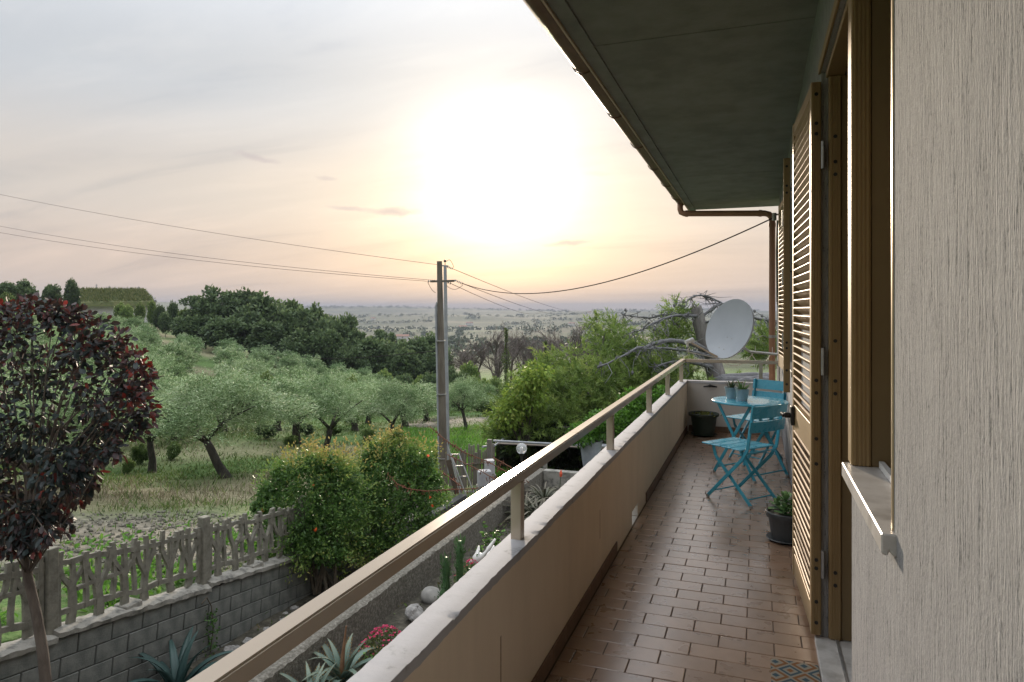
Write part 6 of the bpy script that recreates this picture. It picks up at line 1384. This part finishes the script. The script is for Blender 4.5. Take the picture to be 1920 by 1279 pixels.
# ------------------------------------------------------------------ grass and weeds on the field
def build_grass():
    rng = np.random.default_rng(91)
    def pts(n, d0, d1, u0=-1.0, u1=.45, pw=1.0):
        d = d0 * (d1 / d0) ** (rng.random(n) ** pw); u = rng.uniform(u0, u1, n); lat = u * d; x = lat * CT - d * ST; y = lat * ST + d * CT; return x, y
    def blades(x, y, z, h, w, tint, spread=.35):
        n = len(x); P = np.c_[x, y, z - .02]; A = np.c_[rng.normal(size=n) * spread, rng.normal(size=n) * spread, np.ones(n)]; return leaves(P, A, h, w, tint, rng, .1)
    x, y = pts(170000, 8.0, 62, pw=.8); til, dry = zones(x, y); out = (x < WALLX - .2) | (y > 16.5)
    n1 = _vn(x / 1.7, y / 1.7, 31) + .5 * _vn(x / .5, y / .5, 32); keep = out & (rng.random(len(x)) < np.clip(.55 + 1.3 * n1 - til * .5, .05, 1)); x, y, til, dry = x[keep], y[keep], til[keep], dry[keep]
    lat, d = CF(x, y); z = terrain(x, y); isdry = rng.random(len(x)) < np.clip(dry * .75 + .08, 0, 1)
    h = rng.uniform(.05, .15, len(x)) * (1 + dry * .6) * (1 + d / 60); w = .004 + d * .00042
    Mg = leafmat('field grass', [(.045, .085, .02), (.075, .135, .03), (.12, .18, .045), (.19, .22, .08)], .35, .6, .2, objvar=0); Md = leafmat('dry grass', [(.13, .115, .07), (.20, .18, .115), (.28, .25, .17)], .3, .7, .2, objvar=0)
    g = ~isdry
    V, F, T = blades(x[g], y[g], z[g], h[g], w[g], rng.random(g.sum()), .6); tag(link('grass', np_mesh('grass', V, F, T), Mg), 'short green field grass beyond the concrete fence', None, None, 'stuff')
    g = isdry; V, F, T = blades(x[g], y[g], z[g], h[g] * .8, w[g] * .8, rng.random(g.sum()), .5); tag(link('dry_grass', np_mesh('dry_grass', V, F, T), Md), 'dry straw-coloured grass between the olive trees', None, None, 'stuff')
    # lush weeds right behind the fence
    n = 15000; y = rng.uniform(1.5, 15, n); x = WALLX - .12 - rng.gamma(1.6, .5, n); nn = _vn(x / .45, y / .45, 41) + .5 * _vn(x / 1.3, y / 1.3, 42); k = rng.random(n) < np.clip(.35 + 2.2 * nn, 0, 1); x, y = x[k], y[k]; z = terrain(x, y) + rng.random(len(x)) * .12
    Mw = leafmat('lush weed', [(.05, .13, .02), (.09, .22, .03), (.17, .33, .05)], .45, .5, .25, objvar=0)
    V, F, T = leaves(np.c_[x, y, z], np.c_[rng.normal(size=len(x)) * .8, rng.normal(size=len(x)) * .8, rng.uniform(0, 1.2, len(x))], rng.uniform(.06, .16, len(x)), rng.uniform(.012, .03, len(x)), rng.random(len(x)), rng, .3, six=True)
    tag(link('weeds', np_mesh('weeds', V, F, T), Mw), 'lush bright weeds seen through the concrete fence', None, None, 'stuff')
    # bright grass patch by the poles and beyond the palings
    x, y = pts(26000, 19, 40, -.16, .06); k = (_vn(x / 3, y / 3, 51) > -.25); x, y = x[k], y[k]; V, F, T = blades(x, y, terrain(x, y), rng.uniform(.12, .32, len(x)), .012, .3 + .7 * rng.random(len(x)), .4); tag(link('meadow_grass', np_mesh('meadow_grass', V, F, T), Mw), 'bright green grass patch beyond the paling fence', None, None, 'stuff')
    # tall pale reed plumes on the grove edge
    x, y = pts(260, 58, 72, -.22, -.1); V, F, T = blades(x, y, terrain(x, y), rng.uniform(1.6, 2.8, len(x)), .05, rng.random(len(x)), .12); tag(link('reeds', np_mesh('reeds', V, F, T), Md), 'pale reed plumes on the lower edge of the grove', None, None, 'stuff')
    # clods on the tilled strip
    x, y = pts(5000, 8.5, 18, -.9, -.12); til, dry = zones(x, y); k = (til > .5) & (x < WALLX - .4); x, y = x[k], y[k]; z = terrain(x, y); n = len(x); base = unit(rng.normal(size=(n, 6, 3))[:, :, :].reshape(-1, 3)).reshape(n, 6, 3)
    O = np.array([(1, 0, 0), (-1, 0, 0), (0, 1, 0), (0, -1, 0), (0, 0, 1), (0, 0, -1)], float); V = (O[None] + base * .45) * rng.uniform(.015, .045, (n, 1, 1)) + np.c_[x, y, z + .01][:, None]
    Fo = np.array([(0, 2, 4), (2, 1, 4), (1, 3, 4), (3, 0, 4), (2, 0, 5), (1, 2, 5), (3, 1, 5), (0, 3, 5)]); F = (np.arange(n)[:, None, None] * 6 + Fo[None]).reshape(-1, 3)
    tag(link('clods', np_mesh('clods', V.reshape(-1, 3), F), mat('earth clod', (.085, .082, .062), (.16, .15, .118), .95, 4, world_co=True)), 'grey earth clods on the tilled strip', None, None, 'stuff')
build_grass()

# ------------------------------------------------------------------ far things
def build_far():
    rnd = random.Random(95); rng = np.random.default_rng(95)
    d = 128.0; A = W(150, 573, d); R3 = Vector((CT, ST, 0)); FW = Vector((-ST, CT, 0)); s = d / FPX
    t = thing('grass_roof_building', 'low white building on the hill crest with sloping grassy roof', 'building', A)
    def P(px, py, dd=0): return W(px, py, d + dd)
    M_ww = mat('white hill wall', (.55, .53, .52), (.62, .6, .58), .85, 3); b = MB()
    x0, x1 = P(120, 566), P(290, 566); dep = 14
    zb = tz(P(210, 570).x, P(210, 570).y) - 2.5; zt = P(200, 566).z
    b.add([(x0.x, x0.y, zb), (x1.x, x1.y, zb), (x1.x, x1.y, zt), (x0.x, x0.y, zt)] + [(p.x + FW.x * dep, p.y + FW.y * dep, z) for p, z in ((x0, zb), (x1, zb), (x1, zt), (x0, zt))], [(0, 1, 2, 3), (5, 4, 7, 6), (1, 5, 6, 2), (4, 0, 3, 7), (3, 2, 6, 7)])
    part('wall', b, M_ww, t)
    q = [P(112, 568, -1), P(292, 565, -1), P(270, 544, 7), P(150, 543, 7), P(112, 570, 15), P(292, 568, 15)]
    rf = part('roof', MB().add(q + [v - Vector((0, 0, .8)) for v in q], [(0, 1, 2, 3), (3, 2, 5, 4), (1, 5, 2), (0, 3, 4), (6, 9, 8, 7), (9, 10, 11, 8), (0, 6, 7, 1), (1, 7, 11, 5), (4, 10, 6, 0), (5, 11, 10, 4)]), mat('grassy roof', (.10, .13, .05), (.20, .20, .09), .95, .6, world_co=True), t)
    part('roof_edge', MB().bar(P(292, 565, -1), P(270, 544, 7), .35, .5).bar(P(270, 544, 7), P(225, 543, 7), .3, .4), mat('grey fascia', (.2, .19, .2), (.26, .25, .25), .8, 3), t)
    part('roof_railing', MB().bar(P(195, 540, 7), P(250, 540, 7), .07, .07).bar(P(195, 540, 7), P(195, 544, 7), .07, .07).bar(P(250, 540, 7), P(250, 544, 7), .07, .07).bar(P(222, 540, 7), P(222, 544, 7), .07, .07), M_greypole, t)
    for px, top in ((181, 533), (205, 536), (260, 537)): part('aerial', MB().bar(P(px, 545, 7), P(px, top, 7), .09, .09).bar(P(px - 3, top + 2, 7), P(px + 3, top + 2, 7), .06, .06), M_greypole, t)
    n = 5200; u = rng.random(n); v = rng.random(n); q0 = np.array([P(112, 568, -1), P(292, 565, -1), P(270, 544, 7), P(150, 543, 7)]); B = (q0[0] * (1 - u)[:, None] + q0[1] * u[:, None]) * (1 - v)[:, None] + (q0[3] * (1 - u)[:, None] + q0[2] * u[:, None]) * v[:, None]
    V, F, T = leaves(B, rng.normal(size=(n, 3)) * .4 + [0, 0, 1], rng.uniform(.3, .8, n), .09, rng.random(n), rng); part('roof_grass', np_mesh('roof_grass', V, F, T), leafmat('roof grass', [(.07, .10, .03), (.13, .16, .05), (.24, .23, .10)], .3), t, kind='stuff')
    # farmhouses across the valley
    M_rf = mat('far clay roof', (.25, .14, .1), rough=.9); M_fw = mat('far farmhouse wall', (.6, .57, .53), rough=.9)
    fl = [(755, 617, 900, 'white farmhouse low in the valley, left of the poles'), (868, 603, 1500, 'white farmhouse just right of the poles in the valley'), (880, 599, 1800, 'pale farm shed above the valley farmhouse, right of the poles'), (1072, 600, 1700, 'far farmhouse among fields, above the bare trees'), (700, 596, 2100, 'far farmhouse on the slope above the dark wood'), (1105, 592, 2400, 'small far house near the ridge, right of the bare trees')]
    for px, py, dd, lab in fl:
        p = W(px, py, dd); p.z = tz(p.x, p.y); w = rnd.uniform(12, 18); h = 6; dp = 9; t = thing('farmhouse', lab, 'farmhouse', p, 'farmhouses across the valley', YAW + rnd.uniform(-.4, .4))
        part('wall', MB().box(-w / 2, w / 2, -dp / 2, dp / 2, -4, h), M_fw, t, local=True); part('roof', MB().add([(-w / 2 - .5, -dp / 2 - .5, h + .02), (w / 2 + .5, -dp / 2 - .5, h + .02), (w / 2 + .5, dp / 2 + .5, h + .02), (-w / 2 - .5, dp / 2 + .5, h + .02), (-w / 2 - .5, 0, h + 2.6), (w / 2 + .5, 0, h + 2.6)], [(0, 1, 5, 4), (2, 3, 4, 5), (1, 2, 5), (3, 0, 4), (3, 2, 1, 0)]), M_rf, t, local=True)
    # hedgerows and woods of the far hills
    P_ = []
    for k in range(300):      # hedgerow lines and copses
        dd = 450 * (3600 / 450) ** rnd.random(); px = rnd.uniform(-500, 1950); p = W(px, HY, dd); a = rnd.choice((.5, .5, .5 + math.pi / 2)) + rnd.gauss(0, .15); ln = rnd.uniform(40, 260); cop = rnd.random() < .25
        for q in range(rnd.randint(8, 26)):
            u = rnd.uniform(-.5, .5) * ln * (.35 if cop else 1); v = rnd.gauss(0, 18 if cop else 2); P_.append((p.x + math.cos(a) * u - math.sin(a) * v, p.y + math.sin(a) * u + math.cos(a) * v, rnd.uniform(2.6, 6.5)))
    for k in range(900):      # wooded ridge line
        dd = rnd.gauss(4080, 90); px = rnd.uniform(-500, 1950)
        if k % 3 == 0: p = W(px, HY, rnd.gauss(2340, 50)); P_.append((p.x, p.y, rnd.uniform(3.5, 7)))
        if _vn(np.array([px / 60.]), np.array([.5]), 66)[0] > -.2: p = W(px, HY, dd); P_.append((p.x, p.y, rnd.uniform(5, 10)))
    P_ = np.array(P_); Z = terrain(P_[:, 0], P_[:, 1]); n = len(P_); m_ = 16; dirs = unit(rng.normal(size=(n * m_, 3)))
    B = np.repeat(np.c_[P_[:, 0], P_[:, 1], Z + P_[:, 2] * .45], m_, 0); r = np.repeat(P_[:, 2], m_)[:, None]; C = B + dirs * r * [.75, .75, .55] * rng.uniform(.5, 1, (n * m_, 1))
    V, F, T = leaves(C, dirs + rng.normal(size=C.shape) * .6, r[:, 0] * .6, r[:, 0] * .3, rng.random(n * m_), rng)
    tag(link('distant_woods', np_mesh('distant_woods', V, F, T), leafmat('far wood', [(.035, .055, .025), (.06, .085, .038), (.09, .115, .05)], .1, objvar=0)), 'hedgerows and copses scattered over the hazy far hills', None, None, 'stuff')
build_far()
